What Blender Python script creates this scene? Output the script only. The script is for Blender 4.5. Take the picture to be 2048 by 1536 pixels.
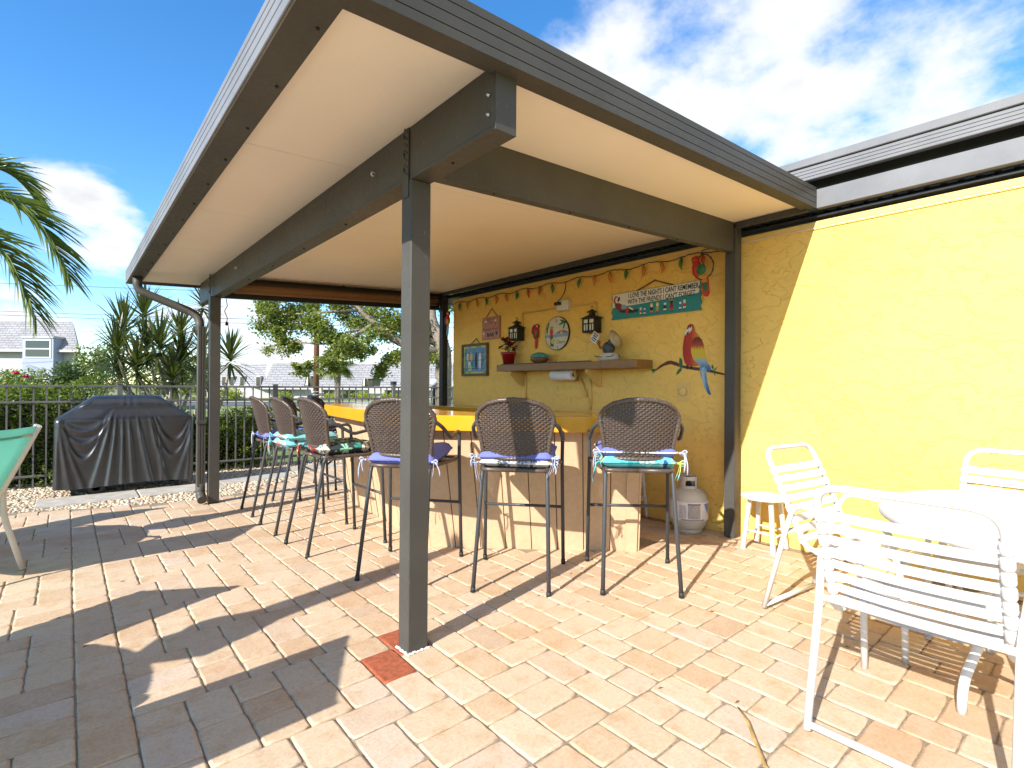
import bpy, bmesh, math, random
from math import sin, cos, pi, radians, sqrt, atan2, hypot
from mathutils import Vector, Matrix, Euler

random.seed(7)
scene = bpy.context.scene
for o in list(bpy.data.objects):
    bpy.data.objects.remove(o, do_unlink=True)
COL = scene.collection

# ------------------------------------------------------------------ camera
YAW, PITCH, ROLL, CAMH, FPX = radians(40.62), radians(0.2084), radians(0.3874), 1.2, 1035.52
_F = Vector((sin(YAW), cos(YAW), 0)); _R = Vector((cos(YAW), -sin(YAW), 0)); _U = Vector((0, 0, 1))
_F2 = _F * cos(PITCH) + _U * sin(PITCH); _U2 = _U * cos(PITCH) - _F * sin(PITCH)
_R3 = _R * cos(ROLL) + _U2 * sin(ROLL); _U3 = _U2 * cos(ROLL) - _R * sin(ROLL)
cam_data = bpy.data.cameras.new('camera')
cam_data.sensor_width = 36.0
cam_data.lens = FPX / 2048 * 36.0
cam_data.clip_start = 0.05
cam_data.clip_end = 3000
cam = bpy.data.objects.new('camera', cam_data)
COL.objects.link(cam)
mw = Matrix.Identity(4)
for i in range(3):
    mw[i][0] = _R3[i]; mw[i][1] = _U3[i]; mw[i][2] = -_F2[i]
mw[2][3] = CAMH
cam.matrix_world = mw
scene.camera = cam

# ------------------------------------------------------------------ sky, sun, exposure
SUN_EL = radians(32.5)
SH = Vector((1.0, 0.226)).normalized()            # shadows fall this way on the ground
SUN_DIR = Vector((-SH.x * cos(SUN_EL), -SH.y * cos(SUN_EL), sin(SUN_EL)))
world = bpy.data.worlds.new('World')
scene.world = world
world.use_nodes = True
def build_world():
    nt = world.node_tree; nt.nodes.clear(); N = nt.nodes.new; L = nt.links.new
    out = N('ShaderNodeOutputWorld'); bg = N('ShaderNodeBackground')
    sky = N('ShaderNodeTexSky'); sky.sky_type = 'NISHITA'; sky.sun_disc = False
    sky.sun_elevation = SUN_EL; sky.sun_rotation = atan2(SUN_DIR.x, SUN_DIR.y)
    sky.altitude = 0; sky.air_density = 1.0; sky.dust_density = 0.0; sky.ozone_density = 3.5
    tc = N('ShaderNodeTexCoord')
    def math(op, a, b=None, clamp=False):
        m = N('ShaderNodeMath'); m.operation = op; m.use_clamp = clamp
        for i, x in enumerate((a, b)):
            if x is None: continue
            if isinstance(x, (int, float)): m.inputs[i].default_value = x
            else: L(x, m.inputs[i])
        return m.outputs[0]
    sep = N('ShaderNodeSeparateXYZ'); L(tc.outputs['Generated'], sep.inputs[0])
    zc = math('MAXIMUM', sep.outputs[2], 0.03)
    # project the direction onto a flat cloud layer
    px = math('DIVIDE', sep.outputs[0], math('ADD', zc, 0.25)); py = math('DIVIDE', sep.outputs[1], math('ADD', zc, 0.25))
    comb = N('ShaderNodeCombineXYZ'); L(px, comb.inputs[0]); L(py, comb.inputs[1])
    n1 = N('ShaderNodeTexNoise'); n1.inputs['Scale'].default_value = 2.1; n1.inputs['Detail'].default_value = 9; n1.inputs['Roughness'].default_value = 0.56
    L(comb.outputs[0], n1.inputs['Vector'])
    n3 = N('ShaderNodeTexNoise'); n3.inputs['Scale'].default_value = 7.0; n3.inputs['Detail'].default_value = 8; n3.inputs['Roughness'].default_value = 0.6
    L(comb.outputs[0], n3.inputs['Vector'])
    # cumulus banks in view and unseen fill banks (centre direction, angular size, weight)
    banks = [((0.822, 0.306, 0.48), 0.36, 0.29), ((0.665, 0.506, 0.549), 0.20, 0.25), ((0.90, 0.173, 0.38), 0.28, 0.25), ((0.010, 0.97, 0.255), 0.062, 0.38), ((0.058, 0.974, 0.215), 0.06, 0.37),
             ((-0.056, 0.992, 0.114), 0.06, 0.32), ((0.25, 0.96, 0.06), 0.14, 0.34), ((-0.75, 0.55, 0.35), 0.35, 0.30), ((-0.5, -0.6, 0.5), 0.55, 0.32), ((0.5, -0.7, 0.4), 0.55, 0.32), ((0.1, -0.25, 0.95), 0.45, 0.32), ((-0.85, -0.1, 0.6), 0.40, 0.30), ((-0.1, -0.95, 0.2), 0.4, 0.30)]  # unseen banks left, behind and overhead are added for brighter, neutral fill light
    acc = None
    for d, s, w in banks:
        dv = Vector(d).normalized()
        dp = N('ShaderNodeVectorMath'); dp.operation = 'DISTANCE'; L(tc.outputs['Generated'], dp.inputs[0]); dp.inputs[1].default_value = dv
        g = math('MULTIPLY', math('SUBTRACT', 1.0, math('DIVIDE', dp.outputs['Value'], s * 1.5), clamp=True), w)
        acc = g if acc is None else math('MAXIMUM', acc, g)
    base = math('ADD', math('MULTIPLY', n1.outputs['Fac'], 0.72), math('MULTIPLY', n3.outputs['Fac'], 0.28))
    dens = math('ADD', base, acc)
    ramp = N('ShaderNodeValToRGB'); ramp.color_ramp.elements[0].position = 0.60; ramp.color_ramp.elements[1].position = 0.80
    ramp.color_ramp.interpolation = 'EASE'
    L(dens, ramp.inputs[0])
    # softly grey where the cloud is thick
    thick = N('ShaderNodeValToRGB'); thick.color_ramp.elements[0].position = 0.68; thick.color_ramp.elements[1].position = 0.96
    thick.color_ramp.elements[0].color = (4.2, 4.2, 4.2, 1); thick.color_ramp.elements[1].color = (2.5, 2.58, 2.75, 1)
    L(dens, thick.inputs[0])
    mixc = N('ShaderNodeMixRGB'); L(ramp.outputs[0], mixc.inputs[0])
    hs = N('ShaderNodeHueSaturation'); hs.inputs['Saturation'].default_value = 1.25; hs.inputs['Value'].default_value = 1.0
    L(sky.outputs[0], hs.inputs['Color'])
    L(hs.outputs[0], mixc.inputs[1]); L(thick.outputs[0], mixc.inputs[2])
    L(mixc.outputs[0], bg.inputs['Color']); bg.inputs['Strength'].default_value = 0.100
    L(bg.outputs[0], out.inputs[0])
build_world()
sun_data = bpy.data.lights.new('sun', 'SUN'); sun_data.energy = 3.05; sun_data.angle = radians(0.53); sun_data.color = (1.0, 0.95, 0.87)
sun = bpy.data.objects.new('sun', sun_data); COL.objects.link(sun)
sun.rotation_euler = (-SUN_DIR).to_track_quat('-Z', 'Y').to_euler()
sun.location = (-20, -5, 15)
vs = scene.view_settings
vs.view_transform = 'Standard'; vs.look = 'None'; vs.gamma = 1.0; vs.use_curve_mapping = False
vs.exposure = 1.56
scene.cycles.use_denoising = True
scene.cycles.max_bounces = 10
scene.cycles.diffuse_bounces = 8
scene.cycles.transparent_max_bounces = 8
scene.cycles.caustics_reflective = False; scene.cycles.caustics_refractive = False

# ------------------------------------------------------------------ helpers
def gz(y):
    """the patio falls slightly away from the camera"""
    return -0.0155 * (y - 2.05) if y > 2.05 else 0.0

class NT:
    """tiny node helper"""
    def __init__(s, name):
        s.m = bpy.data.materials.new(name); s.m.use_nodes = True
        s.nt = s.m.node_tree; s.b = s.nt.nodes['Principled BSDF']; s.out = s.nt.nodes['Material Output']
    def N(s, t, **kw):
        n = s.nt.nodes.new('ShaderNode' + t)
        for k, v in kw.items():
            if hasattr(n, k): setattr(n, k, v)
            else: n.inputs[k.replace('_', ' ')].default_value = v
        return n
    def L(s, a, b): s.nt.links.new(a, b)
    def pos(s, kind='Object'): return s.N('TexCoord').outputs[kind]
    def wpos(s): return s.N('NewGeometry').outputs['Position']
    def noise(s, vec, scale, detail=4, rough=0.55):
        n = s.N('TexNoise'); n.inputs['Scale'].default_value = scale; n.inputs['Detail'].default_value = detail; n.inputs['Roughness'].default_value = rough
        if vec is not None: s.L(vec, n.inputs['Vector'])
        return n.outputs['Fac']
    def ramp(s, fac, stops, interp='LINEAR'):
        r = s.N('ValToRGB'); cr = r.color_ramp; cr.interpolation = interp
        while len(cr.elements) < len(stops): cr.elements.new(0.5)
        for e, (p, c) in zip(cr.elements, stops):
            e.position = p; e.color = (c[0], c[1], c[2], 1) if not isinstance(c, (int, float)) else (c, c, c, 1)
        s.L(fac, r.inputs[0]); return r.outputs[0]
    def mix(s, fac, a, b, mode='MIX'):
        m = s.N('MixRGB'); m.blend_type = mode
        for i, x in ((0, fac), (1, a), (2, b)):
            if isinstance(x, (int, float)): m.inputs[i].default_value = x if i == 0 else (x, x, x, 1)
            elif isinstance(x, tuple): m.inputs[i].default_value = (*x, 1)
            else: s.L(x, m.inputs[i])
        return m.outputs[0]
    def math(s, op, a, b=None):
        m = s.N('Math'); m.operation = op
        for i, x in enumerate((a, b)):
            if x is None: continue
            if isinstance(x, (int, float)): m.inputs[i].default_value = x
            else: s.L(x, m.inputs[i])
        return m.outputs[0]
    def bump(s, h, strength=0.3, dist=0.01):
        b = s.N('Bump'); b.inputs['Strength'].default_value = strength; b.inputs['Distance'].default_value = dist
        s.L(h, b.inputs['Height']); s.L(b.outputs[0], s.b.inputs['Normal'])
    def color(s, c):
        if isinstance(c, tuple): s.b.inputs['Base Color'].default_value = (*c, 1)
        else: s.L(c, s.b.inputs['Base Color'])
    def set(s, rough=None, metal=None, spec=None, coat=None):
        if rough is not None:
            if isinstance(rough, (int, float)): s.b.inputs['Roughness'].default_value = rough
            else: s.L(rough, s.b.inputs['Roughness'])
        if metal is not None: s.b.inputs['Metallic'].default_value = metal
        if spec is not None: s.b.inputs['Specular IOR Level'].default_value = spec
        if coat is not None: s.b.inputs['Coat Weight'].default_value = coat

_mats = {}
def simple(name, c, rough=0.5, metal=0.0, spec=0.5, var=0.12, nscale=18, bump=0.0, bscale=60, coat=0.0):
    """one paint or material with mild wear and mottling"""
    if name in _mats: return _mats[name]
    t = NT(name); p = t.pos()
    n = t.noise(p, nscale, 5)
    lo = tuple(max(0, x * (1 - var)) for x in c); hi = tuple(min(1, x * (1 + var)) for x in c)
    t.color(t.ramp(n, [(0.3, lo), (0.7, hi)]))
    t.set(t.ramp(n, [(0.3, max(0.02, rough - 0.06)), (0.7, min(1, rough + 0.06))]), metal, spec, coat)
    if bump > 0: t.bump(t.noise(p, bscale, 4), bump, 0.004)
    _mats[name] = t.m; return t.m

class MB:
    """collects geometry and links it as ONE mesh object"""
    def __init__(s): s.v = []; s.f = []; s.sm = []
    def add(s, vs, fs, smooth=False):
        o = len(s.v); s.v += [tuple(x) for x in vs]
        for f in fs: s.f.append(tuple(i + o for i in f)); s.sm.append(smooth)
        return s
    def box(s, x0, x1, y0, y1, z0, z1, m=None, bev=0.0):
        if bev > 0:
            b = bev
            c = [(x0, x1, 0), (y0, y1, 1), (z0, z1, 2)]
            vs = []; idx = {}
            for i in (0, 1):
                for j in (0, 1):
                    for k in (0, 1):
                        p = [(x0, x1)[i], (y0, y1)[j], (z0, z1)[k]]; sg = [(1, -1)[i], (1, -1)[j], (1, -1)[k]]
                        for a in range(3):
                            q = list(p)
                            for t in range(3):
                                if t != a: q[t] += sg[t] * b
                            idx[(i, j, k, a)] = len(vs); vs.append(q)
            I = idx; fs = []
            for i in (0, 1): fs.append([I[(i, 0, 0, 0)], I[(i, 1, 0, 0)], I[(i, 1, 1, 0)], I[(i, 0, 1, 0)]])
            for j in (0, 1): fs.append([I[(0, j, 0, 1)], I[(1, j, 0, 1)], I[(1, j, 1, 1)], I[(0, j, 1, 1)]])
            for k in (0, 1): fs.append([I[(0, 0, k, 2)], I[(1, 0, k, 2)], I[(1, 1, k, 2)], I[(0, 1, k, 2)]])
            for i in (0, 1):
                for j in (0, 1): fs.append([I[(i, j, 0, 0)], I[(i, j, 1, 0)], I[(i, j, 1, 1)], I[(i, j, 0, 1)]])
                for k in (0, 1): fs.append([I[(i, 0, k, 0)], I[(i, 1, k, 0)], I[(i, 1, k, 2)], I[(i, 0, k, 2)]])
            for j in (0, 1):
                for k in (0, 1): fs.append([I[(0, j, k, 1)], I[(1, j, k, 1)], I[(1, j, k, 2)], I[(0, j, k, 2)]])
            for i in (0, 1):
                for j in (0, 1):
                    for k in (0, 1): fs.append([I[(i, j, k, 0)], I[(i, j, k, 1)], I[(i, j, k, 2)]])
        else:
            vs = [(x, y, z) for x in (x0, x1) for y in (y0, y1) for z in (z0, z1)]
            fs = [(0, 1, 3, 2), (4, 6, 7, 5), (0, 4, 5, 1), (2, 3, 7, 6), (0, 2, 6, 4), (1, 5, 7, 3)]
        if m is not None: vs = [tuple(m @ Vector(v)) for v in vs]
        return s.add(vs, fs)
    def prism(s, poly, h0, h1, axis='z', smooth=False):
        """poly: 2D points; extruded along axis. axis x: (y,z), y: (x,z), z: (x,y)"""
        def P(a, b, h):
            return {'z': (a, b, h), 'x': (h, a, b), 'y': (a, h, b)}[axis]
        n = len(poly)
        vs = [P(a, b, h0) for a, b in poly] + [P(a, b, h1) for a, b in poly]
        fs = [tuple(range(n)), tuple(range(2 * n - 1, n - 1, -1))] + [(i, (i + 1) % n, n + (i + 1) % n, n + i) for i in range(n)]
        return s.add(vs, fs, smooth)
    def tube(s, path, r, seg=8, caps=True, closed=False, flat=None):
        """path of points; r scalar or list; flat=(a,b) squashes the section"""
        P = [Vector(p) for p in path]; n = len(P)
        if not isinstance(r, (list, tuple)): r = [r] * n
        tang = []
        for i in range(n):
            a = P[(i - 1) % n] if (i > 0 or closed) else P[i]; b = P[(i + 1) % n] if (i < n - 1 or closed) else P[i]
            t = (b - a); t = t.normalized() if t.length > 1e-9 else Vector((0, 0, 1)); tang.append(t)
        up = Vector((0, 0, 1)) if abs(tang[0].z) < 0.9 else Vector((1, 0, 0))
        nrm = (up - tang[0] * up.dot(tang[0])).normalized()
        vs = []
        for i in range(n):
            if i > 0:
                q = tang[i - 1].rotation_difference(tang[i]); nrm = q @ nrm
                nrm = (nrm - tang[i] * nrm.dot(tang[i])).normalized()
            bn = tang[i].cross(nrm)
            fa, fb = flat if flat else (1, 1)
            for k in range(seg):
                a = 2 * pi * k / seg
                vs.append(P[i] + (nrm * cos(a) * fa + bn * sin(a) * fb) * r[i])
        fs = []
        for i in range(n - 1 + (1 if closed else 0)):
            for k in range(seg):
                j = (i + 1) % n
                fs.append((i * seg + k, i * seg + (k + 1) % seg, j * seg + (k + 1) % seg, j * seg + k))
        s.add(vs, fs, True)
        if caps and not closed:
            o = len(s.v) - len(vs)
            s.f.append(tuple(o + k for k in range(seg - 1, -1, -1))); s.sm.append(False)
            s.f.append(tuple(o + (n - 1) * seg + k for k in range(seg))); s.sm.append(False)
        return s
    def lathe(s, prof, seg=20, c=(0, 0, 0), axis='z', smooth=True, sx=1.0, sy=1.0):
        vs = []; n = len(prof)
        for (r, h) in prof:
            for k in range(seg):
                a = 2 * pi * k / seg; x, y = r * cos(a) * sx, r * sin(a) * sy
                p = {'z': (x, y, h), 'x': (h, x, y), 'y': (x, h, y)}[axis]
                vs.append((p[0] + c[0], p[1] + c[1], p[2] + c[2]))
        fs = [(i * seg + k, i * seg + (k + 1) % seg, (i + 1) * seg + (k + 1) % seg, (i + 1) * seg + k) for i in range(n - 1) for k in range(seg)]
        s.add(vs, fs, smooth)
        o = len(s.v) - len(vs)
        if prof[0][0] > 1e-6: s.f.append(tuple(o + k for k in range(seg))); s.sm.append(False)
        if prof[-1][0] > 1e-6: s.f.append(tuple(o + (n - 1) * seg + k for k in range(seg))); s.sm.append(False)
        return s
    def grid(s, pts, smooth=True, closed_u=False):
        """pts[i][j] -> quads"""
        n = len(pts); m = len(pts[0]); vs = [p for row in pts for p in row]
        fs = []
        for i in range(n - 1):
            for j in range(m - (0 if closed_u else 1)):
                fs.append((i * m + j, i * m + (j + 1) % m, (i + 1) * m + (j + 1) % m, (i + 1) * m + j))
        return s.add(vs, fs, smooth)
    def mesh(s, name):
        me = bpy.data.meshes.new(name); me.from_pydata(s.v, [], s.f)
        me.polygons.foreach_set('use_smooth', s.sm); me.update()
        bm = bmesh.new(); bm.from_mesh(me); bmesh.ops.recalc_face_normals(bm, faces=bm.faces); bm.to_mesh(me); bm.free()
        return me
    def build(s, name, mat, parent=None, fix=True):
        if fix: me = s.mesh(name)
        else:
            me = bpy.data.meshes.new(name); me.from_pydata(s.v, [], s.f); me.polygons.foreach_set('use_smooth', s.sm); me.update()
        return link(name, me, mat, parent)

def link(name, me, mat, parent=None):
    o = bpy.data.objects.new(name, me); COL.objects.link(o)
    if mat is not None and len(me.materials) == 0: me.materials.append(mat)
    if parent is not None: o.parent = parent
    return o
def tag(o, label, cat, group=None):
    o['label'] = label; o['category'] = cat
    if group: o['group'] = group
    return o
def thing(name, label, cat, loc=(0, 0, 0), rz=0.0, group=None):
    o = bpy.data.objects.new(name, None); COL.objects.link(o); o.empty_display_size = 0.1
    o.location = loc; o.rotation_euler = (0, 0, rz)
    return tag(o, label, cat, group)
def struct(o):
    o['kind'] = 'structure'; return o
def stuff(o):
    o['kind'] = 'stuff'; return o
def face_rz(fx, fy):
    """z rotation so that local +y points along (fx, fy)"""
    return atan2(-fx, fy)
def copy_tree(src, parent=None):
    c = src.copy(); COL.objects.link(c)
    if parent is not None: c.parent = parent
    for ch in list(src.children): copy_tree(ch, c)
    return c
def fillet(pts, rad, n=5):
    """polyline with rounded inner corners"""
    P = [Vector(p) for p in pts]; out = [P[0]]
    for i in range(1, len(P) - 1):
        a, b, c = P[i - 1], P[i], P[i + 1]
        u = (a - b); w = (c - b); r = min(rad, u.length * 0.49, w.length * 0.49)
        p0 = b + u.normalized() * r; p1 = b + w.normalized() * r
        for k in range(n + 1):
            t = k / n; out.append(p0 * (1 - t) ** 2 + b * 2 * t * (1 - t) + p1 * t * t)
    out.append(P[-1]); return out
def text_mesh(body, size, spacing=1.0, shear=0.0, extrude=0.0008, bold=0.0):
    cu = bpy.data.curves.new('lettering', 'FONT'); cu.body = body; cu.size = size; cu.extrude = extrude; cu.shear = shear
    cu.space_character = spacing; cu.align_x = 'LEFT'; cu.resolution_u = 2; cu.offset = bold
    o = bpy.data.objects.new('tmp_text', cu); COL.objects.link(o)
    dg = bpy.context.evaluated_depsgraph_get(); me = bpy.data.meshes.new_from_object(o.evaluated_get(dg))
    bpy.data.objects.remove(o, do_unlink=True); bpy.data.curves.remove(cu)
    me.materials.clear()
    return me
# ================================================================== materials of the place
def paver_mat(name, src):
    t = NT(name); w = t.wpos()
    if src == 'object': fac = t.N('ObjectInfo').outputs['Random']
    else:
        a = t.N('Attribute'); a.attribute_name = 'tone'; fac = a.outputs['Fac']
    c = t.ramp(fac, [(0.0, (0.52, 0.40, 0.275)), (0.3, (0.57, 0.445, 0.315)), (0.55, (0.53, 0.39, 0.26)), (0.8, (0.49, 0.335, 0.21)), (0.92, (0.55, 0.44, 0.345)), (1.0, (0.44, 0.30, 0.19))])
    blot = t.noise(w, 5.5, 5, 0.6)
    c = t.mix(t.ramp(blot, [(0.45, 0.0), (0.7, 0.55)]), c, (0.56, 0.435, 0.305))
    blot2 = t.noise(w, 9.0, 4, 0.6)
    c = t.mix(t.ramp(blot2, [(0.50, 0.0), (0.72, 0.65)]), c, (0.46, 0.285, 0.15))
    fine = t.noise(w, 420, 3, 0.7)
    c = t.mix(0.45, c, t.ramp(fine, [(0.25, 0.28), (0.5, 0.5), (0.75, 0.70)]), 'OVERLAY')
    med = t.noise(w, 75, 5, 0.7); c = t.mix(0.40, c, t.ramp(med, [(0.30, 0.30), (0.5, 0.5), (0.70, 0.66)]), 'OVERLAY')
    pit = t.noise(w, 150, 3, 0.6); c = t.mix(t.ramp(pit, [(0.70, 0.0), (0.76, 0.55)]), c, (0.22, 0.15, 0.09))
    t.color(c); t.set(t.ramp(blot, [(0.3, 0.72), (0.7, 0.9)]), spec=0.3)
    h = t.mix(0.35, t.noise(w, 380, 4, 0.7), t.noise(w, 45, 4, 0.6))
    t.bump(h, 0.5, 0.004)
    return t.m
M_PAVER = paver_mat('paver_concrete', 'object'); M_PAVER2 = paver_mat('paver_concrete_far', 'attr')
M_REDPAVER = simple('paver_red', (0.33, 0.085, 0.035), 0.85, var=0.35, nscale=40, bump=0.5, bscale=300)
def sand_mat():
    t = NT('joint_sand'); w = t.wpos(); n = t.noise(w, 60, 5)
    t.color(t.ramp(n, [(0.3, (0.20, 0.155, 0.11)), (0.7, (0.36, 0.29, 0.21))])); t.set(0.95, spec=0.1); t.bump(t.noise(w, 300, 4), 0.6, 0.004); return t.m
M_SAND = sand_mat()

def bronze(name, c=(0.070, 0.067, 0.060), rough=0.45):
    t = NT(name); w = t.wpos()
    n = t.noise(w, 2.5, 5, 0.6); n2 = t.noise(w, 45, 5, 0.65)
    col = t.ramp(n, [(0.3, tuple(x * 0.86 for x in c)), (0.7, tuple(x * 1.12 for x in c))])
    spk = t.ramp(n2, [(0.70, 0.0), (0.76, 0.35)])
    col = t.mix(spk, col, (0.26, 0.25, 0.22))
    ms = t.N('Mapping'); ms.inputs['Scale'].default_value = (14, 14, 3.2); ms.inputs['Rotation'].default_value = (0.5, 0.7, 0.2); t.L(w, ms.inputs['Vector'])
    scr = t.noise(ms.outputs[0], 9, 2, 0.4); col = t.mix(t.ramp(scr, [(0.735, 0.0), (0.75, 0.45), (0.765, 0.0)]), col, (0.36, 0.35, 0.32))
    t.color(col); t.set(t.ramp(n2, [(0.3, rough - 0.08), (0.7, rough + 0.1)]), spec=0.22)
    t.bump(t.noise(w, 900, 2), 0.08, 0.001); return t.m
M_BRONZE = bronze('bronze_aluminium')
M_EAVE = bronze('grey_eave_metal', (0.19, 0.191, 0.20), 0.42)
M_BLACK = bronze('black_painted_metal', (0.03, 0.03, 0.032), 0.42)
def cream_mat():
    t = NT('cream_roof_panel'); w = t.wpos()
    n = t.noise(w, 1.6, 4); n2 = t.noise(w, 70, 4, 0.7)
    c = t.ramp(n, [(0.3, (0.83, 0.75, 0.655)), (0.7, (0.87, 0.79, 0.70))])
    c = t.mix(t.ramp(n2, [(0.72, 0.0), (0.77, 0.5)]), c, (0.33, 0.26, 0.19))
    t.color(c); t.set(0.42, spec=0.4)
    st = t.N('Mapping'); st.inputs['Scale'].default_value = (6, 0.8, 6); t.L(w, st.inputs['Vector'])
    t.bump(t.noise(st.outputs[0], 8, 3), 0.10, 0.01); return t.m
M_CREAM = cream_mat()
def stucco_mat():
    t = NT('yellow_stucco'); w = t.wpos()
    n = t.noise(w, 1.1, 4); n2 = t.noise(w, 14, 5)
    c = t.ramp(n, [(0.3, (0.86, 0.555, 0.135)), (0.7, (0.89, 0.595, 0.165))])
    c = t.mix(t.ramp(n2, [(0.4, 0.0), (0.75, 0.22)]), c, (0.68, 0.44, 0.12))
    t.color(c); t.set(0.78, spec=0.25)
    # skip-trowel relief: flat plateaus with torn edges
    wp = t.N('Mapping'); wp.inputs['Scale'].default_value = (1, 0.75, 1.25); t.L(w, wp.inputs['Vector'])
    dist = t.N('TexNoise'); dist.inputs['Scale'].default_value = 9; dist.inputs['Detail'].default_value = 4; t.L(wp.outputs[0], dist.inputs['Vector'])
    add = t.N('VectorMath'); add.operation = 'MULTIPLY_ADD'; t.L(dist.outputs['Color'], add.inputs[0]); add.inputs[1].default_value = (0.09, 0.09, 0.09); t.L(wp.outputs[0], add.inputs[2])
    pl = t.noise(add.outputs[0], 6.0, 6, 0.55)
    step = t.ramp(pl, [(0.0, 0.0), (0.475, 0.12), (0.492, 0.62), (0.60, 0.7), (0.612, 1.0), (1.0, 1.0)])
    h = t.mix(0.16, step, t.noise(w, 160, 4, 0.7))
    t.bump(h, 0.9, 0.010); return t.m
M_STUCCO = stucco_mat()
M_TRIM = simple('yellow_trim_paint', (0.73, 0.50, 0.16), 0.6, var=0.06, nscale=6, bump=0.15, bscale=120)
M_WHITE = simple('white_painted_metal', (0.66, 0.66, 0.65), 0.42, var=0.03, nscale=9)
M_OFFWHITE = simple('off_white_plastic', (0.70, 0.69, 0.64), 0.5, var=0.05)

# ================================================================== ground
def ground_mat():
    t = NT('lawn_ground'); w = t.wpos()
    n = t.noise(w, 0.25, 5); n2 = t.noise(w, 7, 6)
    c = t.ramp(n2, [(0.3, (0.10, 0.14, 0.04)), (0.7, (0.22, 0.25, 0.09))])
    c = t.mix(t.ramp(n, [(0.45, 0.0), (0.62, 0.75)]), c, (0.36, 0.33, 0.24))
    t.color(c); t.set(0.95, spec=0.1); t.bump(t.noise(w, 30, 5), 0.5, 0.03); return t.m
def far_z(d):
    pts = [(0, -0.22), (14, -0.24), (30, -0.30), (80, -0.95), (140, -1.1), (2500, -1.1)]
    for (a, za), (b, zb) in zip(pts, pts[1:]):
        if d <= b: return za + (zb - za) * (d - a) / (b - a)
    return -1.1
g = MB(); rings = [0.0, 6, 14, 22, 30, 45, 60, 80, 110, 140, 300, 800, 2500]; SEG = 48
g.v.append((0, 0, -0.22)); g_idx = []
for r in rings[1:]:
    row = []
    for k in range(SEG):
        a = 2 * pi * k / SEG; row.append(len(g.v)); g.v.append((r * cos(a), r * sin(a), far_z(r)))
    g_idx.append(row)
for k in range(SEG): g.f.append((0, g_idx[0][k], g_idx[0][(k + 1) % SEG])); g.sm.append(True)
for a, b in zip(g_idx, g_idx[1:]):
    for k in range(SEG): g.f.append((a[k], b[k], b[(k + 1) % SEG], a[(k + 1) % SEG])); g.sm.append(True)
ground = struct(g.build('ground', ground_mat()))

# road far behind the fence
M_ASPH = simple('asphalt', (0.10, 0.10, 0.10), 0.9, var=0.15, nscale=3, bump=0.3)
def strip(name, d0, d1, mat, dz, w=60):
    """a band across the view at a given distance"""
    m = MB(); rows = []
    for d in (d0, (d0 + d1) / 2, d1):
        row = []
        for k in range(41):
            l = -w + 2 * w * k / 40; p = _F * d + _R * l; row.append((p.x, p.y, far_z(hypot(p.x, p.y)) + dz))
        rows.append(row)
    m.grid(rows); return struct(m.build(name, mat))
strip('road', 40, 52, M_ASPH, 0.03)
strip('pavement', 53.5, 56, simple('pale_concrete', (0.48, 0.46, 0.42), 0.85, var=0.08, nscale=2), 0.05)

# ------------------------------------------------------------------ patio bed and pavers
def sheet(name, x0, x1, y0, y1, dz, mat, ny=14):
    m = MB(); m.grid([[(x, y0 + (y1 - y0) * j / ny, gz(y0 + (y1 - y0) * j / ny) + dz) for x in (x0, x1)] for j in range(ny + 1)], smooth=False)
    return struct(m.build(name, mat))
patio = sheet('patio', -4.5, 5.2, -1.2, 9.0, -0.0058, M_SAND)

BAR = [(3.17, 2.285), (2.10, 3.38), (2.33, 5.40), (3.25, 6.25)]           # foot of the bar front
def patio_edge(x):
    """far edge of the paving"""
    pts = [(-5, 8.9), (-0.3, 7.02), (0.26, 6.77), (1.15, 6.50), (1.65, 6.72), (2.1, 7.08), (2.65, 7.75), (3.2, 8.35), (6, 8.5)]
    for (a, ya), (b, yb) in zip(pts, pts[1:]):
        if x <= b: return ya + (yb - ya) * (x - a) / (b - a)
    return 8.5
CELL = 0.0787; X_REF = 1.290; JOINT = 0.0022
def paver_geo(lx, ly, seed):
    """tumbled concrete block, top at z=0"""
    rnd = random.Random(seed); hx, hy = lx / 2, ly / 2; n = 5
    def ring(inset, z, jit):
        pts = []
        for (ax, ay, bx, by_) in ((-1, -1, 1, -1), (1, -1, 1, 1), (1, 1, -1, 1), (-1, 1, -1, -1)):
            for k in range(n):
                u = k / n
                x = (ax + (bx - ax) * u) * (hx - inset); y = (ay + (by_ - ay) * u) * (hy - inset)
                if k == 0: x -= ax * 0.0022; y -= ay * 0.0022
                pts.append((x + rnd.uniform(-jit, jit), y + rnd.uniform(-jit, jit), z + rnd.uniform(-jit, jit) * 0.25))
        return pts
    R = [ring(0.0, -0.055, 0.0), ring(0.0004, -0.0080, 0.0018), ring(0.0032, -0.0026, 0.0022), ring(0.0095, 0.0, 0.0026)]
    m = MB(); N = len(R[0]); m.grid(R, smooth=True, closed_u=True)
    c = len(m.v); m.v.append((0, 0, 0.0)); o = 3 * N
    for k in range(N): m.f.append((o + k, o + (k + 1) % N, c)); m.sm.append(False)
    return m
SIZES = ((2, 2), (2, 3), (3, 2))
PVAR = {}
for li, (a_, b_) in enumerate(SIZES):
    for s_ in range(6): PVAR[(li, s_)] = paver_geo(a_ * CELL - JOINT, b_ * CELL - JOINT, 100 * li + s_)
def side_of_bar(x, y, off=0.0):
    """True inside the bar footprint"""
    inside = False; poly = BAR + [(5.0, 6.6), (5.0, 2.2), (4.2, 1.9 + 0.6)]
    poly = [(3.19, 2.27), (2.11, 3.385), (2.34, 5.41), (3.27, 6.27), (3.6, 6.27), (3.6, 2.5)]
    n = len(poly)
    for i in range(n):
        (x1, y1), (x2, y2) = poly[i], poly[(i + 1) % n]
        if (y1 > y) != (y2 > y) and x < (x2 - x1) * (y - y1) / (y2 - y1) + x1: inside = not inside
    return inside
T_ = 14; pv = []; rnd = random.Random(31)
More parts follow.
